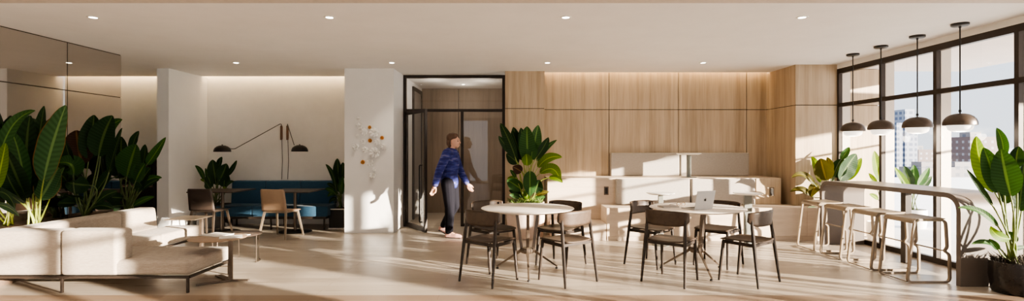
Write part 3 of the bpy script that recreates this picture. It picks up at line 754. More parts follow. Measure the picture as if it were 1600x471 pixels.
# ------------------------------------------------------------------ wall flowers on the middle pier
def flower(px,py,r,gold,label):
    p = at(px,py,8.65)
    R_ = r/3.364*8.65/800
    mb = MB(); rnd = random.Random(int(px*13+py))
    n0 = rnd.choice((7,8,9)); 
    for lay,(rr,ti,ph) in enumerate(((1.0,.35,0),(.68,.75,.4),(.38,1.15,.1))):
        for k in range(n0-lay):
            a = 2*PI*k/(n0-lay)+ph
            ca, sa = math.cos(a), math.sin(a)
            def pt(u,v):
                d = R_*rr*v; w = R_*rr*.52*math.sin(PI*min(1,.12+v*.83))*(u*2-1)
                lift = R_*(ti*.75*v + .35*v*v - .22*(u*2-1)**2*v)
                return (p.x + d*ca - w*sa, 8.6515 - lift, p.z + d*sa + w*ca)
            mb.grid(pt,4,5)
    o = obj('ceramic_flower', mb, M['gold' if gold else 'porcelain'], solid=.0012)
    c = Vector((p.x,8.65,p.z)); o.location = c
    for v in o.data.vertices: v.co -= c
    tag(o,label,'wall ornament','ceramic flowers on the white pier')
W = [(103,85,13,0,'small white ceramic flower at the very top of the wall cluster'),
 (107,125,17,0,'white ceramic flower just below the topmost one on the pier'),
 (133,155,20,0,'medium white ceramic flower left of the big upper bloom'),
 (185,160,26,0,'big white ceramic bloom in the upper right of the cluster'),
 (98,178,11,0,'tiny white ceramic flower at the upper left of the cluster'),
 (128,207,15,0,'white ceramic flower left of the small pale gold one'),
 (202,208,17,0,'white ceramic flower between the big upper and big lower blooms'),
 (90,236,18,0,'white ceramic flower furthest left in the cluster'),
 (138,250,17,0,'white ceramic flower left of the big lower bloom'),
 (188,265,29,0,'largest white ceramic bloom, in the lower middle of the cluster'),
 (235,235,17,0,'white ceramic flower furthest right in the cluster'),
 (163,318,20,0,'white ceramic flower right of the lowest gold one'),
 (185,350,12,0,'small white ceramic flower second from the bottom'),
 (176,384,17,0,'white ceramic flower at the very bottom of the cluster'),
 (161,132,10,1,'small gold ceramic flower at the top of the cluster'),
 (163,202,11,1,'small gold ceramic flower in the centre of the cluster'),
 (226,187,11,1,'small gold ceramic flower at the right of the cluster'),
 (125,315,12,1,'small gold ceramic flower at the lower left of the cluster')]
for cx,cy,r,g_,lab in W: flower(530+cx/3.364,160+cy/3.364,r,g_,lab)

# ------------------------------------------------------------------ plants
def bez(a,c,b,t): return a*(1-t)**2 + c*2*t*(1-t) + b*t*t
def leaf_geo(blade, stalk, uvs, root, P0, P2, ctrl, width, face, fold=.28, wave=.0, tip=1.0):
    """one blade along a bent midrib plus its stalk, both in world space"""
    nu, nv = 8, 16
    L = (P2-P0).length
    C = ctrl
    face = face.normalized()
    base = len(blade.v); vs = []
    for j in range(nv+1):
        t = j/nv
        p = bez(P0,C,P2,t)
        tg = ((C-P0)*(1-t)+(P2-C)*t).normalized()
        s = tg.cross(face)
        if s.length < 1e-3: s = tg.orthogonal()
        s.normalize(); nrm = s.cross(tg).normalized()
        w = width*.61*(math.sin(PI*min(1,max(0,.03+.965*t**.82)))**.62)
        for i in range(nu+1):
            u = i/nu*2-1
            q = p + s*(u*w) + nrm*(abs(u)**1.3*w*fold + wave*w*math.sin(t*17+u*2)*abs(u))
            vs.append(q); uvs.append((i/nu,t))
    blade.add(vs,[(j*(nu+1)+i,j*(nu+1)+i+1,(j+1)*(nu+1)+i+1,(j+1)*(nu+1)+i) for j in range(nv) for i in range(nu)])
    # stalk follows the tangent of the blade
    tg0 = (C-P0).normalized(); d = (P0-root).length
    c2 = P0 - tg0*d*.45
    pts = [bez(root,c2,P0,k/8) for k in range(9)] + [bez(P0,C,P2,k/10) - face*.007 for k in range(1,9)]
    stalk.tube(pts,[.010-.0035*k/8 for k in range(9)]+[.0055*(1-k/10) for k in range(1,9)],6)

def plant(name,label,root_px,Y,zroot,leaves,seed,group=None,spread=.16,loc_=None,fr=(-.35,.35),clampx=None,stem='stalk_dark',ws=1.0):
    rnd = random.Random(seed)
    R0 = at(root_px[0],root_px[1],Y); R0.z = zroot
    base = Vector(loc_) if loc_ else Vector((R0.x,R0.y,0))
    t = thing(name,label,'plant',tuple(base),0,group)
    by = {}; stalk = MB()
    for lf in leaves:
        (sx,sy),(tx,ty),w,mat = lf[:4]
        o = lf[4] if len(lf) > 4 else {}
        dy = o.get('y', rnd.uniform(-.7,.7)*spread); dt = o.get('ty', rnd.uniform(-.5,.5)*spread)
        P0 = at(sx,sy,Y+dy); P2 = at(tx,ty,Y+dy+dt)
        if 'c' in o: C = at(o['c'][0],o['c'][1],Y+dy+dt*.5)
        else:
            mid = (P0+P2)/2; side = (P2-P0).cross(Vector((0,1,0)))
            C = mid + side*rnd.uniform(-.08,.08) + Vector((0,.03*rnd.uniform(-1,1),.01))
        if clampx:
            cc = Vector((0,0,1.4))
            P0, C, P2 = [cc+(q-cc)*min(1,clampx/q.x) if q.x < clampx else q for q in (P0,C,P2)]
        face = Vector((o.get('f',rnd.uniform(*fr)),-1,o.get('fz',rnd.uniform(-.1,.35))))
        root = Vector((R0.x+rnd.uniform(-.045,.045),Y+rnd.uniform(-.045,.045),zroot))
        mb, uv = by.setdefault(mat,(MB(),[]))
        n0 = len(uv)
        leaf_geo(mb,stalk,uv,root,P0,P2,C,w*ws*1.06*Y/800,face,o.get('fold',.25),.03)
    for mat,(mb,uv) in by.items():
        if clampx: mb.v = [Vector((max(p[0],-5.665),p[1],p[2])) for p in mb.v]
        mb.v = [tuple(Vector(p)-base) for p in mb.v]
        obj('foliage',mb,M[mat],t,smooth=180,uv=uv,fix=False)
    if clampx: stalk.v = [(max(p[0],-5.668),p[1],p[2]) for p in stalk.v]
    stalk.v = [tuple(Vector(p)-base) for p in stalk.v]
    obj('stem',stalk,M[stem],t,smooth=180)
    return t, base
def pot_round(t, base, c, r, h, mat, z0=0, taper=.86, soil=.03):
    o = Vector(c)-base
    pt_ = obj('pot',MB().lathe([(0,z0),(r*taper*.92,z0),(r*taper,z0+.02),(r,z0+h*.55),(r*.985,z0+h),(r*.92,z0+h),(r*.92,z0+h-soil-.01),(0,z0+h-soil-.01)],48,(o.x,o.y,o.z),close=False),M[mat],t,smooth=50)
    obj('soil',MB().lathe([(0,z0+h-soil),(r*.915,z0+h-soil)],32,(o.x,o.y,o.z),close=False),M['soil'],pt_)
def tuft(t, base, c, r, z, n, seed, mat='moss', hgt=.07):
    rnd = random.Random(seed); mb = MB(); uv = []
    for k in range(n):
        a = rnd.uniform(0,2*PI); d = r*math.sqrt(rnd.random()); p = Vector((c[0]+d*math.cos(a),c[1]+d*math.sin(a),z))-base
        h = hgt*rnd.uniform(.5,1.2); q = p+Vector((rnd.uniform(-1,1)*h*.9,rnd.uniform(-1,1)*h*.9,h)); s = Vector((rnd.uniform(-1,1),rnd.uniform(-1,1),0)).normalized()*.004
        mb.add([p-s,p+s,(p+q)/2+s+Vector((0,0,.01)),q,(p+q)/2-s+Vector((0,0,.01))],[(0,1,2,3,4)])
    obj('ground_cover',mb,M[mat],t,smooth=0,fix=False)['kind'] = 'stuff'

g1 = 'leafy plants in the trough by the mirror'
plant('bird_of_paradise_plant','tall dark leafy plant at the near end of the trough, with one yellow-green leaf',(-12,345),5.45,.53,[
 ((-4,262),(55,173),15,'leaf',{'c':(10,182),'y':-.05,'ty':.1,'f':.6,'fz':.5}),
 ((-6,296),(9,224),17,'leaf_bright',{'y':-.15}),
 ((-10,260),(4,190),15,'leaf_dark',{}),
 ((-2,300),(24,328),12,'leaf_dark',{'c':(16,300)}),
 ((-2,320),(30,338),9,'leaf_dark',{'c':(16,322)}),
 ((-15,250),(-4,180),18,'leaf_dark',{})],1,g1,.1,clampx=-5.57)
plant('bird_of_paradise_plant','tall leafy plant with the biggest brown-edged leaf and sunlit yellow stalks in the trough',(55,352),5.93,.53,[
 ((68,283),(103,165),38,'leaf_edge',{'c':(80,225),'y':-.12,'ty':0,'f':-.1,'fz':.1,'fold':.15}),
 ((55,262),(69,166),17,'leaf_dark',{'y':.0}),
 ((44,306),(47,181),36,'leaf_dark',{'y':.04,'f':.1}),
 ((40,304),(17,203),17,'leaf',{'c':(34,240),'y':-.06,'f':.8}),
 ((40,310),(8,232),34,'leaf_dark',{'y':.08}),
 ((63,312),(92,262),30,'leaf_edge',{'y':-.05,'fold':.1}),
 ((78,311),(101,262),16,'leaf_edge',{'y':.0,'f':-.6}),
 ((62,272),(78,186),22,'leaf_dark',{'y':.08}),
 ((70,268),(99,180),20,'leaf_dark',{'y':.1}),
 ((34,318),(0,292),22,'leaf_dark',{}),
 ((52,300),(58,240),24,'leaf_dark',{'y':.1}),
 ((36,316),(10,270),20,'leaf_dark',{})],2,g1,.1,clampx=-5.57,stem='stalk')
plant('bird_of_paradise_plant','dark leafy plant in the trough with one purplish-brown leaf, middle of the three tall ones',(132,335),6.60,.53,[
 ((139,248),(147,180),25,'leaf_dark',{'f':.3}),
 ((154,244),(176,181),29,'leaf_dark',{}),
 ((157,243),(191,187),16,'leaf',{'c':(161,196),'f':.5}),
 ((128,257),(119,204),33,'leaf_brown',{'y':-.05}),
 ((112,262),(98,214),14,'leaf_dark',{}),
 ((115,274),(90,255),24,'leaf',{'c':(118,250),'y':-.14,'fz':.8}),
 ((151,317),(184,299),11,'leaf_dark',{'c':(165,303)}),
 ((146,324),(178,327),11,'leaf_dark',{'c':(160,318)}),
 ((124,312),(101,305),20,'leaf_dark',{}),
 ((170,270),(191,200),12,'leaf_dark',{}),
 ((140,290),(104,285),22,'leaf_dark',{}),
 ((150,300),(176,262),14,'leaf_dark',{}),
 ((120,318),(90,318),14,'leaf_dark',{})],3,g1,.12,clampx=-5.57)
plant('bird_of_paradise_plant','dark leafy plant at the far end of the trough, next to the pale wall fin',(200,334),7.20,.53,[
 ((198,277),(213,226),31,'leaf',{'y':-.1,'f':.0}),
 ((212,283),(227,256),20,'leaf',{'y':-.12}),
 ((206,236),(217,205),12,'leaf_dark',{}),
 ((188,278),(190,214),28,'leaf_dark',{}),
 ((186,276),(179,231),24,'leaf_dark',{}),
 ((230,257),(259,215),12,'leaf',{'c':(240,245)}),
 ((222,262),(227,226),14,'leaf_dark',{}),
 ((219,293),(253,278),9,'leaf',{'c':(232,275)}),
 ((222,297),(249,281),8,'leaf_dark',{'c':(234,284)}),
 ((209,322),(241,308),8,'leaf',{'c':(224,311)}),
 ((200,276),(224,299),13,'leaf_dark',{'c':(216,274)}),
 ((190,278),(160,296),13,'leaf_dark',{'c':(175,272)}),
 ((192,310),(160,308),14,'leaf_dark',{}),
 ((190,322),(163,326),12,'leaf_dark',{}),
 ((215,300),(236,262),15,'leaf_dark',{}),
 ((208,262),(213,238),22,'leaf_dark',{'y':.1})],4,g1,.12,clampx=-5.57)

# lounge plants in black planters
def box_planter(t, base, x0,x1,y0,y1,h,trim):
    mb = MB().box(x0,x1,y0,y1,.012,h-.02)
    mb.v = [tuple(Vector(p)-base) for p in mb.v]
    pb_ = obj('planter_box',mb,M['black'],t,bevel=.004)
    for z in (.007,h-.01):
        b = MB().bar([(x0,y0,z),(x1,y0,z),(x1,y1,z),(x0,y1,z)],.014,.014,(0,0,1),closed=True)
        b.v = [tuple(Vector(p)-base) for p in b.v]
        obj('rim',b,M[trim],pb_,smooth=0)
    s = MB().box(x0+.02,x1-.02,y0+.02,y1-.02,h-.02,h-.012); s.v = [tuple(Vector(p)-base) for p in s.v]
    obj('soil',s,M['soil'],pb_,smooth=0)
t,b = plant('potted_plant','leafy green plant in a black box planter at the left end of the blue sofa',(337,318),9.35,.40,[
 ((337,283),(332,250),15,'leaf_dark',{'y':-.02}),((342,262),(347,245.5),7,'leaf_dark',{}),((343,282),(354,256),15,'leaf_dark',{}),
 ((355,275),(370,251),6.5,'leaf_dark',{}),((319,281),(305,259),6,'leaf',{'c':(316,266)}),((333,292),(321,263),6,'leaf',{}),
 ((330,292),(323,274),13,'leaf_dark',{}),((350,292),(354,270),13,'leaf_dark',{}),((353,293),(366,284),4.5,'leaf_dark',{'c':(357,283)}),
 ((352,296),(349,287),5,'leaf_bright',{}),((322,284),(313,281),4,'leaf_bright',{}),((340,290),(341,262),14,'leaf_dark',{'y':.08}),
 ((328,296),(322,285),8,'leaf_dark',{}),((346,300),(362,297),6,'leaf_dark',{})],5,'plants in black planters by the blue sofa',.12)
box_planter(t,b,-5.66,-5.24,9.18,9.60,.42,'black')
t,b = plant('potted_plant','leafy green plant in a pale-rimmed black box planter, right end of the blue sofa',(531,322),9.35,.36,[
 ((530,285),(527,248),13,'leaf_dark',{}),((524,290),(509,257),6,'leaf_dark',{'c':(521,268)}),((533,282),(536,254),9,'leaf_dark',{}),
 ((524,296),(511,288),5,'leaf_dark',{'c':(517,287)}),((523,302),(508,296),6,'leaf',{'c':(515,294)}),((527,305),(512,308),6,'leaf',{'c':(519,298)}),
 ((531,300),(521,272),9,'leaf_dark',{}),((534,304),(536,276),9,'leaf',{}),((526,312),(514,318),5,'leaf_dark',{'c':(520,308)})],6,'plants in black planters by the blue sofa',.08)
box_planter(t,b,-3.27,-2.86,9.14,9.56,.36,'white')

# tall plant in the stone pot
t,b = plant('potted_plant','tall leafy plant in a pale round pot behind the left round table',(822,322),8.28,.55,[
 ((825,252),(823.5,198),20,'leaf',{'f':0,'fold':.15}),((806,249),(782,193),13,'leaf_dark',{'c':(795,215)}),((800,241),(779,213),9,'leaf_dark',{}),
 ((810,249),(802,199),14,'leaf_dark',{}),((816,250),(800,204),13,'leaf_dark',{}),((818,242),(814,200),12,'leaf_dark',{}),
 ((832,250),(841,196),17,'leaf',{}),((838,247),(857,215),11,'leaf_dark',{}),((839,252),(870,219),7,'leaf',{'c':(848,232)}),
 ((823,259),(822,241),13,'leaf_bright',{'y':-.12}),((809,256),(791,241),14,'leaf_dark',{}),((815,269),(801,261),12,'leaf_brown',{'y':-.1}),
 ((841,262),(878,246),13,'leaf_bright',{'c':(855,241),'fz':.6}),((844,271),(875,284),14,'leaf_bright',{'c':(868,252),'fz':.6}),
 ((858,278),(879,286),7,'leaf_bright',{'c':(872,276)}),
 ((828,268),(828,307),17,'leaf',{'y':-.16,'fz':.3,'fold':.1}),((809,282),(793,279),8,'leaf_bright',{}),((815,297),(792,282),15,'leaf',{'c':(802,286)}),
 ((806,278),(797,266),5,'leaf',{}),((836,302),(844,282),16,'leaf_dark',{}),((838,306),(858,300),6,'leaf_olive',{}),((818,308),(795,298),8,'leaf_dark',{}),
 ((824,312),(822,296),9,'leaf_bright',{'y':-.1}),((830,250),(835,222),14,'leaf',{'y':-.1}),((812,310),(796,305),6,'leaf',{}),((836,310),(852,308),6,'leaf',{})],7,None,.16,stem='stalk')
pot_round(t,b,(.22,8.28,0),.31,.57,'stonepot',0,.9,.02)
tuft(t,b,(.22,8.28),.28,.55,260,3,'moss',.09)

# plant behind the far end of the bar
t,b = plant('potted_plant','olive-green leafy plant at the far end of the bar, by the oak pillar',(1300,322),8.02,.72,[
 ((1281,285),(1268,245),9,'leaf_bright',{'c':(1279,258)}),((1291,282),(1282,248),21,'leaf_olive',{'y':-.08}),((1298,268),(1292,246),8,'leaf_olive',{}),
 ((1314,250),(1327,230),8,'leaf',{}),((1313,282),(1338,241),23,'leaf_dark',{'y':-.06,'f':.2}),((1304,277),(1318,249),18,'leaf_dark',{}),
 ((1324,282),(1346,247),10,'leaf_bright',{'y':.05}),((1272,288),(1237,278),8,'leaf_olive',{'c':(1256,264),'fz':.7}),((1266,305),(1235,300),8,'leaf_olive',{'c':(1252,290),'fz':.7}),
 ((1279,290),(1267,308),12,'leaf_olive',{'c':(1270,292)}),((1280,327),(1259,326),5,'leaf',{}),((1281,322),(1268,318),4,'leaf',{})],8,None,.08,loc_=(5.02,8.02,.511),fr=(-.9,-.2))
pot_round(t,b,(5.02,8.02,.51),.15,.24,'blackpot',0,.88,.02)

# plant at the near end of the bar
t,b = plant('potted_plant','large leafy plant in a black glazed pot before the near bar leg',(1583,408),5.02,.29,[
 ((1554,300),(1525.5,213),22,'leaf_bright',{'c':(1527,258),'y':.05,'fold':.2}),((1560,301),(1537,231),24,'leaf',{'c':(1549,262),'y':.0}),
 ((1568,245),(1557,200),13,'leaf',{'c':(1569,220),'y':.08}),((1579,307),(1564,233),32,'leaf',{'c':(1570,270),'y':-.14,'fold':.12}),
 ((1588,262),(1592,229),17,'leaf_dark',{}),((1592,330),(1601,250),20,'leaf_dark',{}),((1551,322),(1510.5,265),7,'leaf_dark',{'c':(1530,290)}),
 ((1559,354),(1497,325),10,'leaf',{'c':(1533,322),'fz':.9}),((1577,374),(1548,354),13,'leaf_bright',{'c':(1553,372)}),((1562,389),(1518,382),9,'leaf',{'c':(1541,373),'fz':.8}),
 ((1560,391),(1545,374),8,'leaf',{}),((1583,390),(1602,386),7,'leaf_dark',{}),((1596,330),(1606,290),15,'leaf',{}),((1572,318),(1577,268),18,'leaf_dark',{'y':.12}),
 ((1590,300),(1604,240),18,'leaf',{'y':.1}),((1586,380),(1577,362),11,'leaf_dark',{})],9,None,.12,fr=(-1.0,-.45),stem='stalk_mid',ws=.86)
pot_round(t,b,(4.93,5.03,0),.19,.31,'blackpot',0,.9,.02)
tuft(t,b,(4.93,5.03),.17,.29,200,5,'soil',.09)

# ------------------------------------------------------------------ person
def skin_mesh(name, segs, mat, parent=None, voxel=.007, smooth=4, loc_=(0,0,0), extra=None):
    mb = MB()
    for p0,r0,p1,r1 in segs:
        p0, p1 = Vector(p0), Vector(p1); d = p1-p0; n = max(2,int(d.length/.02)+1)
        ax = d.normalized(); pts = [p0 - ax*r0*math.cos(a) for a in (0,.5,1.0)]; rs = [r0*math.sin(a)+1e-4 for a in (0,.5,1.0)]
        for k in range(n+1): pts.append(p0+d*k/n); rs.append(r0+(r1-r0)*k/n)
        for a in (1.0,.5,0): pts.append(p1 + ax*r1*math.cos(a)); rs.append(r1*math.sin(a)+1e-4)
        mb.tube(pts,rs,14)
    for e in extra or []: mb.sphere(e[0],e[1],18,12,e[2])
    o = obj(name,mb,mat,None,smooth=180)
    m = o.modifiers.new('r','REMESH'); m.mode = 'VOXEL'; m.voxel_size = voxel; m.use_smooth_shade = True
    s = o.modifiers.new('s','SMOOTH'); s.iterations = smooth; s.factor = .5
    dg = bpy.context.evaluated_depsgraph_get(); dg.update()
    me = bpy.data.meshes.new_from_object(o.evaluated_get(dg)); old = o.data
    o.modifiers.clear(); o.data = me; bpy.data.meshes.remove(old)
    if not me.materials: me.materials.append(mat)
    me.polygons.foreach_set('use_smooth',[True]*len(me.polygons))
    if parent: o.parent = parent
    return o
M['skin'] = plain('skin',(.58,.34,.25),.55,var=.03)
M['hair'] = plain('brown hair',(.085,.045,.028),.6,var=.3,sc=90)
M['trouser'] = fabric('dark navy trousers',(.005,.005,.009),.15,200)
def shirt_mat():
    m, nt, b = nodes('blue patterned shirt'); v = coords(nt,(5,5,22))
    n = N(nt,'ShaderNodeTexNoise'); n.inputs['Scale'].default_value = 1.3; n.inputs['Detail'].default_value = 4; nt.links.new(v,n.inputs['Vector'])
    r = ramp(nt,[(.40,(.008,.012,.10)),(.55,(.018,.030,.19)),(.68,(.14,.13,.27))]); nt.links.new(n.outputs['Fac'],r.inputs['Fac'])
    nt.links.new(r.outputs['Color'],b.inputs['Base Color']); b.inputs['Roughness'].default_value = .8
    return m
M['shirt'] = shirt_mat()
M['shoe'] = plain('pale pink shoe',(.62,.36,.31),.55,var=.05)
M['sole'] = plain('dark sole',(.03,.025,.025),.6)
def hand(wr, el, side, back):
    """palm, thumb and four curled fingers continuing the forearm"""
    wr = Vector(wr); d = (wr-Vector(el)).normalized(); fwd = Vector((1,0,0)); fwd = (fwd-d*fwd.dot(d)).normalized(); inn = d.cross(fwd).normalized()*side
    segs = [(wr,.024,wr+d*.035,.026)]
    for k,(o,l,r) in enumerate(((.027,.066,.0085),(.010,.074,.009),(-.008,.069,.0085),(-.025,.055,.0078))):
        a = wr + d*.03 + fwd*o*.7; k0 = wr + d*.088 + fwd*o
        segs.append((a,.014,k0,.012))
        k1 = k0 + d*l*.45 + inn*.010; k2 = k1 + d*l*.33 + inn*.018; k3 = k2 + d*l*.18 + inn*.018
        segs += [(k0,r+.001,k1,r),(k1,r,k2,r*.92),(k2,r*.92,k3,r*.8)]
    t0 = wr + d*.022 + fwd*.018; t1 = wr + d*.055 + fwd*.042 + inn*.012; t2 = t1 + d*.032 + fwd*.008 + inn*.010; t3 = t2 + d*.022 + inn*.008
    segs += [(t0,.014,t1,.0115),(t1,.0115,t2,.010),(t2,.010,t3,.008)]
    return segs
px_, py_ = -1.01, 8.27
SH = {-1:(.015,-.165,1.355), 1:(.02,.165,1.355)}
EL = {-1:(-.095,-.215,1.075), 1:(.105,.215,1.075)}
WR = {-1:(-.165,-.225,.845), 1:(.23,.215,.855)}
HP = {-1:(0,-.085,.875), 1:(.01,.085,.875)}
KN = {-1:(.035,-.085,.49), 1:(.06,.08,.50)}
AN = {-1:(.02,-.085,.085), 1:(-.13,.075,.155)}
TO = {-1:(.165,-.09,.03), 1:(.00,.075,.035)}
segs = [((0,0,.90),.125,(.0,0,1.02),.11),((0,0,1.02),.11,(.02,0,1.22),.13),((.02,0,1.22),.13,(.02,0,1.33),.11),
        ((.02,0,1.33),.075,(.03,0,1.41),.055),((.03,0,1.39),.054,(.05,0,1.49),.052)]
for s in (-1,1):
    segs += [((.02,.06*s,1.34),.075,SH[s],.062),(SH[s],.056,EL[s],.042),(EL[s],.042,WR[s],.026)]
    segs += hand(WR[s],EL[s],-s,0)
    segs += [(HP[s],.098,KN[s],.062),(KN[s],.060,tuple((Vector(KN[s])*.6+Vector(AN[s])*.4)+Vector((-.012,0,0))),.056),(tuple((Vector(KN[s])*.6+Vector(AN[s])*.4)+Vector((-.012,0,0))),.056,AN[s],.038)]
    segs += [(AN[s],.038,TO[s],.026)]
hc = Vector((.075,0,1.545))
segs += [((.125,0,1.475),.036,(.085,0,1.50),.055)]      # jaw
segs += [((.160,0,1.555),.010,(.178,0,1.525),.014),((.150,0,1.572),.02,(.150,0,1.575),.02)]   # nose, brow
segs += [((.158,-.018,1.493),.010,(.158,.018,1.493),.010),((.158,-.014,1.482),.009,(.158,.014,1.482),.009)]  # lips
for s in (-1,1): segs += [((.068,.073*s,1.555),.014,(.066,.076*s,1.525),.010)]      # ears
person = skin_mesh('person',segs,M['skin'],None,.0055,3,extra=[((hc.x,0,hc.z),.08,(1.13,.92,1.32))])
tag(person,'person in a blue patterned shirt and dark trousers walking past the open glass door','person')
person.location = (px_,py_,0); person.rotation_euler = (0,0,D(-12))
hs = [((.085,-.03,1.625),.055,(.03,-.02,1.61),.075),((.085,.03,1.625),.055,(.03,.02,1.61),.075),((.03,0,1.60),.078,(.015,0,1.52),.068),((.015,-.03,1.54),.05,(.02,-.02,1.47),.042),((.015,.03,1.54),.05,(.02,.02,1.47),.042),((.115,0,1.645),.03,(.05,0,1.65),.04)]
skin_mesh('hair',hs,M['hair'],person,.006,3)
for s in (-1,1):
    obj('eye',MB().sphere((.147,.030*s,1.551),.0125,12,8),plain('eye',(.06,.045,.04),.2),person)
    obj('eyebrow',MB().tube([(.158,.016*s,1.573),(.158,.03*s,1.577),(.148,.045*s,1.572)],[.003,.004,.002],6),M['hair'],person)
ss = [((0,0,.885),.145,(0,0,1.02),.135),((0,0,1.02),.135,(.02,0,1.22),.148),((.02,0,1.22),.148,(.02,0,1.335),.122),((.02,0,1.34),.085,(.03,0,1.40),.064)]
for s in (-1,1):
    e = Vector(EL[s]); w_ = Vector(WR[s])
    ss += [((.02,.05*s,1.335),.09,SH[s],.078),(SH[s],.078,EL[s],.066),(EL[s],.066,tuple(e+(w_-e)*.9),.050)]
skin_mesh('shirt',ss,M['shirt'],person,.008,4)
ts = [((0,0,.86),.128,(0,0,.93),.126)]
for s in (-1,1):
    k = Vector(KN[s]); a = Vector(AN[s])
    ts += [(HP[s],.112,KN[s],.082),(KN[s],.082,tuple(k+(a-k)*.93),.064)]
skin_mesh('trousers',ts,M['trouser'],person,.008,4)
for s in (-1,1):
    a = Vector(AN[s]); to = Vector(TO[s]); d = (to-a); dn = Vector((d.x,0,d.z)).normalized()
    heel = a + Vector((-.03,0,-.045)) if s == -1 else a + Vector((-.045,0,-.03))
    sh = skin_mesh('shoe',[(tuple(heel),.038,tuple(a+Vector((.02,0,-.02))),.045),(tuple(heel),.036,tuple(to+Vector((-.02,0,.005))),.042),(tuple(to+Vector((-.02,0,.005))),.042,tuple(to+Vector((.045,0,0))),.03)],M['shoe'],person,.007,3)
    h2 = heel+Vector((-.02,0,-.036)) if s == -1 else heel+Vector((-.03,0,-.025))
    if s == -1: mb = MB().bar([(h2.x,h2.y,.008),(to.x+.06,to.y,.008)],.082,.016,(0,0,1))
    else: mb = MB().bar([tuple(h2),(to.x-.02,to.y,.010),(to.x+.055,to.y,.008)],.078,.016,(0,0,1))
    obj('sole',mb,M['sole'],sh,bevel=.006)

# ------------------------------------------------------------------ outside
M['terrace'] = plain('white terrace pavers',(.72,.70,.68),.7,var=.04,sc=2)
struct('terrace_ground',MB().box(5.46,32,-14,27,-.35,-.02),M['terrace'],smooth=0)
M['soffit'] = plain('pale soffit',(.70,.62,.58),.7,var=.03,sc=3)
struct('ceiling_soffit_sun_block',MB().prism([(5.46,.2),(7.5,.2),(7.5,1.2),(9.6,1.2),(9.6,2.6),(11.3,2.6),(11.3,6.2),(7.5,6.6),(7.5,8.6),(5.46,8.6)],2.73,2.95),M['soffit'],smooth=0)  # soffit along the windows; deeper unseen steps added to block sun
wood_panels('wall_exterior_panel',5.30,5.97,8.33,[],top=2.72)
struct('wall_exterior',MB().box(5.28,5.97,8.36,9.2,0,2.72),M['joint'],smooth=0)
rl = thing('terrace_railing','dark metal railing along the edge of the terrace outside the windows','railing',(7.5,4,0))
obj('handrail',MB().bar([(0,-4,1.75),(0,3.6,1.75)],.04,.03,(0,0,1)),M['frame'],rl,smooth=0)
for y in (-3,-1.2,.6,2.4,3.58): obj('post',MB().box(-.014,.014,y-.014,y+.014,-.02,1.74),M['frame'],rl,smooth=0)
for i,(y0,y1) in enumerate(((-2.45,-1.78),(-1.25,-.84),(-.66,-.2))):
    struct('added_sun_blocker'+('' if i == 0 else '.00%d'%i),MB().box(13.3,13.36,y0,y1,2.3,3.7).box(13.3,13.36,y0,y0+.06,-.02,2.3).box(13.3,13.36,y1-.06,y1,-.02,2.3),M['fin'],smooth=0)  # unseen panels added outside to block sun from the front chairs
M['city'] = plain('distant city ground',(.24,.26,.21),.9,var=.35,sc=.02)
struct('ground',MB().box(-200,3000,-400,3500,-32,-30),M['city'],smooth=0)
def facade(name,wall,win,sx,sz,fx=.5,fz=.5):
    m,nt,b = nodes(name); tc = N(nt,'ShaderNodeTexCoord'); sp = N(nt,'ShaderNodeSeparateXYZ'); nt.links.new(tc.outputs['Object'],sp.inputs[0])
    ad = N(nt,'ShaderNodeMath',operation='ADD'); nt.links.new(sp.outputs['X'],ad.inputs[0]); nt.links.new(sp.outputs['Y'],ad.inputs[1])
    def band(sock,s,f):
        d = N(nt,'ShaderNodeMath',operation='DIVIDE'); d.inputs[1].default_value = s; nt.links.new(sock,d.inputs[0])
        fr = N(nt,'ShaderNodeMath',operation='FRACT'); nt.links.new(d.outputs[0],fr.inputs[0])
        g = N(nt,'ShaderNodeMath',operation='LESS_THAN'); g.inputs[1].default_value = f; nt.links.new(fr.outputs[0],g.inputs[0]); return g.outputs[0]
    mu = N(nt,'ShaderNodeMath',operation='MULTIPLY'); nt.links.new(band(ad.outputs[0],sx,fx),mu.inputs[0]); nt.links.new(band(sp.outputs['Z'],sz,fz),mu.inputs[1])
    mx = N(nt,'ShaderNodeMix',data_type='RGBA'); nt.links.new(mu.outputs[0],mx.inputs[0]); mx.inputs[6].default_value = (*wall,1); mx.inputs[7].default_value = (*win,1)
    nt.links.new(mx.outputs[2],b.inputs['Base Color']); b.inputs['Roughness'].default_value = .6
    return m
M['f_blue'] = facade('glass tower facade',(.17,.20,.27),(.04,.065,.13),3.4,3.1,.62,.55)
M['f_brick'] = facade('brick tower facade',(.085,.055,.06),(.20,.20,.24),3.6,3.2,.35,.4)
M['f_grey'] = facade('grey block facade',(.15,.14,.155),(.07,.08,.11),4,3.2,.5,.5)
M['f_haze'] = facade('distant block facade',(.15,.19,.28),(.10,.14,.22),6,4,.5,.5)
M['f_tan'] = facade('tan block facade',(.20,.17,.14),(.12,.115,.12),4,3.4,.5,.45)
def tower(x0p,x1p,ytop,Y,mat,label,crown=None,depth=14):
    x0,x1 = (x0p-800)*Y/800,(x1p-800)*Y/800; zt = 1.4+(235.5-ytop)*Y/800
    t = thing('tower_block',label,'building',((x0+x1)/2,Y+depth/2,-30),0,'city buildings outside the windows'); w = (x1-x0)/2
    obj('block',MB().box(-w,w,-depth/2,depth/2,0,zt+30),M[mat],t,smooth=0)
    if crown:
        a,b_,yt = crown; a = (a-800)*Y/800-t.location.x; b_ = (b_-800)*Y/800-t.location.x
        obj('crown',MB().box(a,b_,-depth/2-.5,depth/2-.5,0,1.4+(235.5-yt)*Y/800+30),M[mat],t,smooth=0)
    else: obj('rooftop_plant',MB().box(-w*.5,w*.3,-depth*.2,depth*.25,zt+30,zt+32.5),M['f_grey'],t,smooth=0)
tower(1401,1434,192,300,'f_blue','tallest pale blue glass tower seen through the window',(1413,1428,171))
tower(1435,1459,234,330,'f_brick','brown brick block right of the tall glass tower')
tower(1516,1561,214,260,'f_brick','broad brown brick tower behind the near plant')
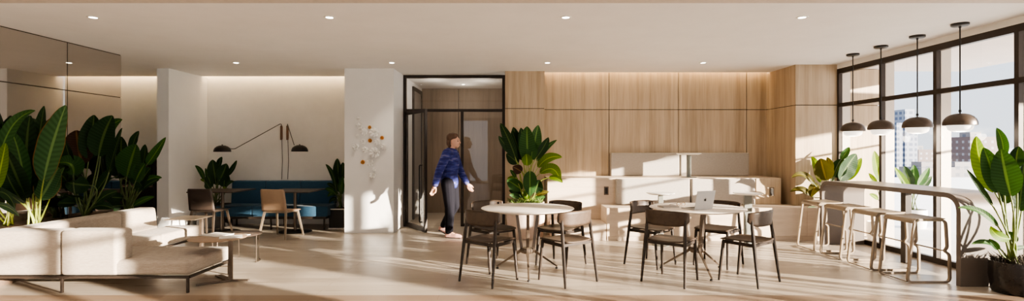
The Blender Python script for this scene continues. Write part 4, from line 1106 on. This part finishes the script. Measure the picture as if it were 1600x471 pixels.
tower(1484,1494,238,420,'f_haze','hazy blue block left of the low tan building')
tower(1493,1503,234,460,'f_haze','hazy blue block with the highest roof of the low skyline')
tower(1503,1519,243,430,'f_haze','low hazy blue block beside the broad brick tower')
tower(1494,1508,248,330,'f_tan','low tan building in front of the hazy skyline')
tower(1385,1402,240,350,'f_grey','grey block left of the tall glass tower')
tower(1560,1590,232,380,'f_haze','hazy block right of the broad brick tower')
tower(1318,1332,215,300,'f_grey','grey block seen through the narrow far window')
tower(1440,1484,262,240,'f_grey','low wide grey roof below the skyline, left half')
tower(1486,1560,262,240,'f_grey','low wide grey roof below the skyline, right half')
# planting out on the terrace
t,b = plant('terrace_plant','bright green leafy plant outside, against the oak wall beyond the glass',(1374,318),7.9,.30,[
 ((1376,284),(1366,236),13,'leaf_bright',{}),((1370,292),(1357,271),6,'leaf_bright',{}),((1384,290),(1393,246),12,'leaf_bright',{}),((1372,312),(1358,304),6,'leaf_bright',{}),((1382,280),(1380,250),9,'leaf',{})],11,None,.05)
pot_round(t,b,(b.x,7.9,0),.17,.32,'white',-.02,.9,.02)
t,b = plant('terrace_plant','green leafy plant outside on the terrace below the tall glass tower',(1428,318),9.4,.3,[
 ((1424,292),(1413,260),11,'leaf_dark',{}),((1428,292),(1428,258),11,'leaf',{}),((1434,290),(1452,262),9,'leaf',{}),((1418,296),(1404,270),10,'leaf_dark',{}),((1422,300),(1398,262),9,'leaf_bright',{}),((1438,298),(1456,276),8,'leaf_dark',{})],12,None,.15)
pot_round(t,b,(b.x,9.4,0),.2,.34,'white',-.02,.9,.02)

# ------------------------------------------------------------------ light
sun = bpy.data.lights.new('sun','SUN'); sun.energy = 34; sun.color = (1,.85,.68); sun.angle = D(.6)
so_ = bpy.data.objects.new('sun',sun); COL.objects.link(so_)
el = D(8.6); az = D(28.5)
dirv = Vector((-math.cos(az)*math.cos(el), math.sin(az)*math.cos(el), -math.sin(el)))
so_.rotation_euler = dirv.to_track_quat('-Z','Y').to_euler()
w = bpy.data.worlds.new('world'); S.world = w; w.use_nodes = True; nt = w.node_tree
bg = nt.nodes['Background']; tc = N(nt,'ShaderNodeTexCoord'); sp = N(nt,'ShaderNodeSeparateXYZ'); nt.links.new(tc.outputs['Generated'],sp.inputs[0])
r = ramp(nt,[(.0,(.40,.42,.45)),(.22,(.37,.42,.49)),(.4,(.95,1.0,1.08)),(1,(.8,.9,1.05))]); nt.links.new(sp.outputs['Z'],r.inputs['Fac']); nt.links.new(r.outputs['Color'],bg.inputs['Color'])
bg.inputs['Strength'].default_value = 2.8
S.view_settings.view_transform = 'AgX'
try: S.view_settings.look = 'AgX - Medium High Contrast'
except Exception: pass
S.view_settings.exposure = .42
S.cycles.use_denoising = True
S.cycles.max_bounces = 10; S.cycles.diffuse_bounces = 6; S.cycles.transparent_max_bounces = 16
S.cycles.sample_clamp_indirect = 8
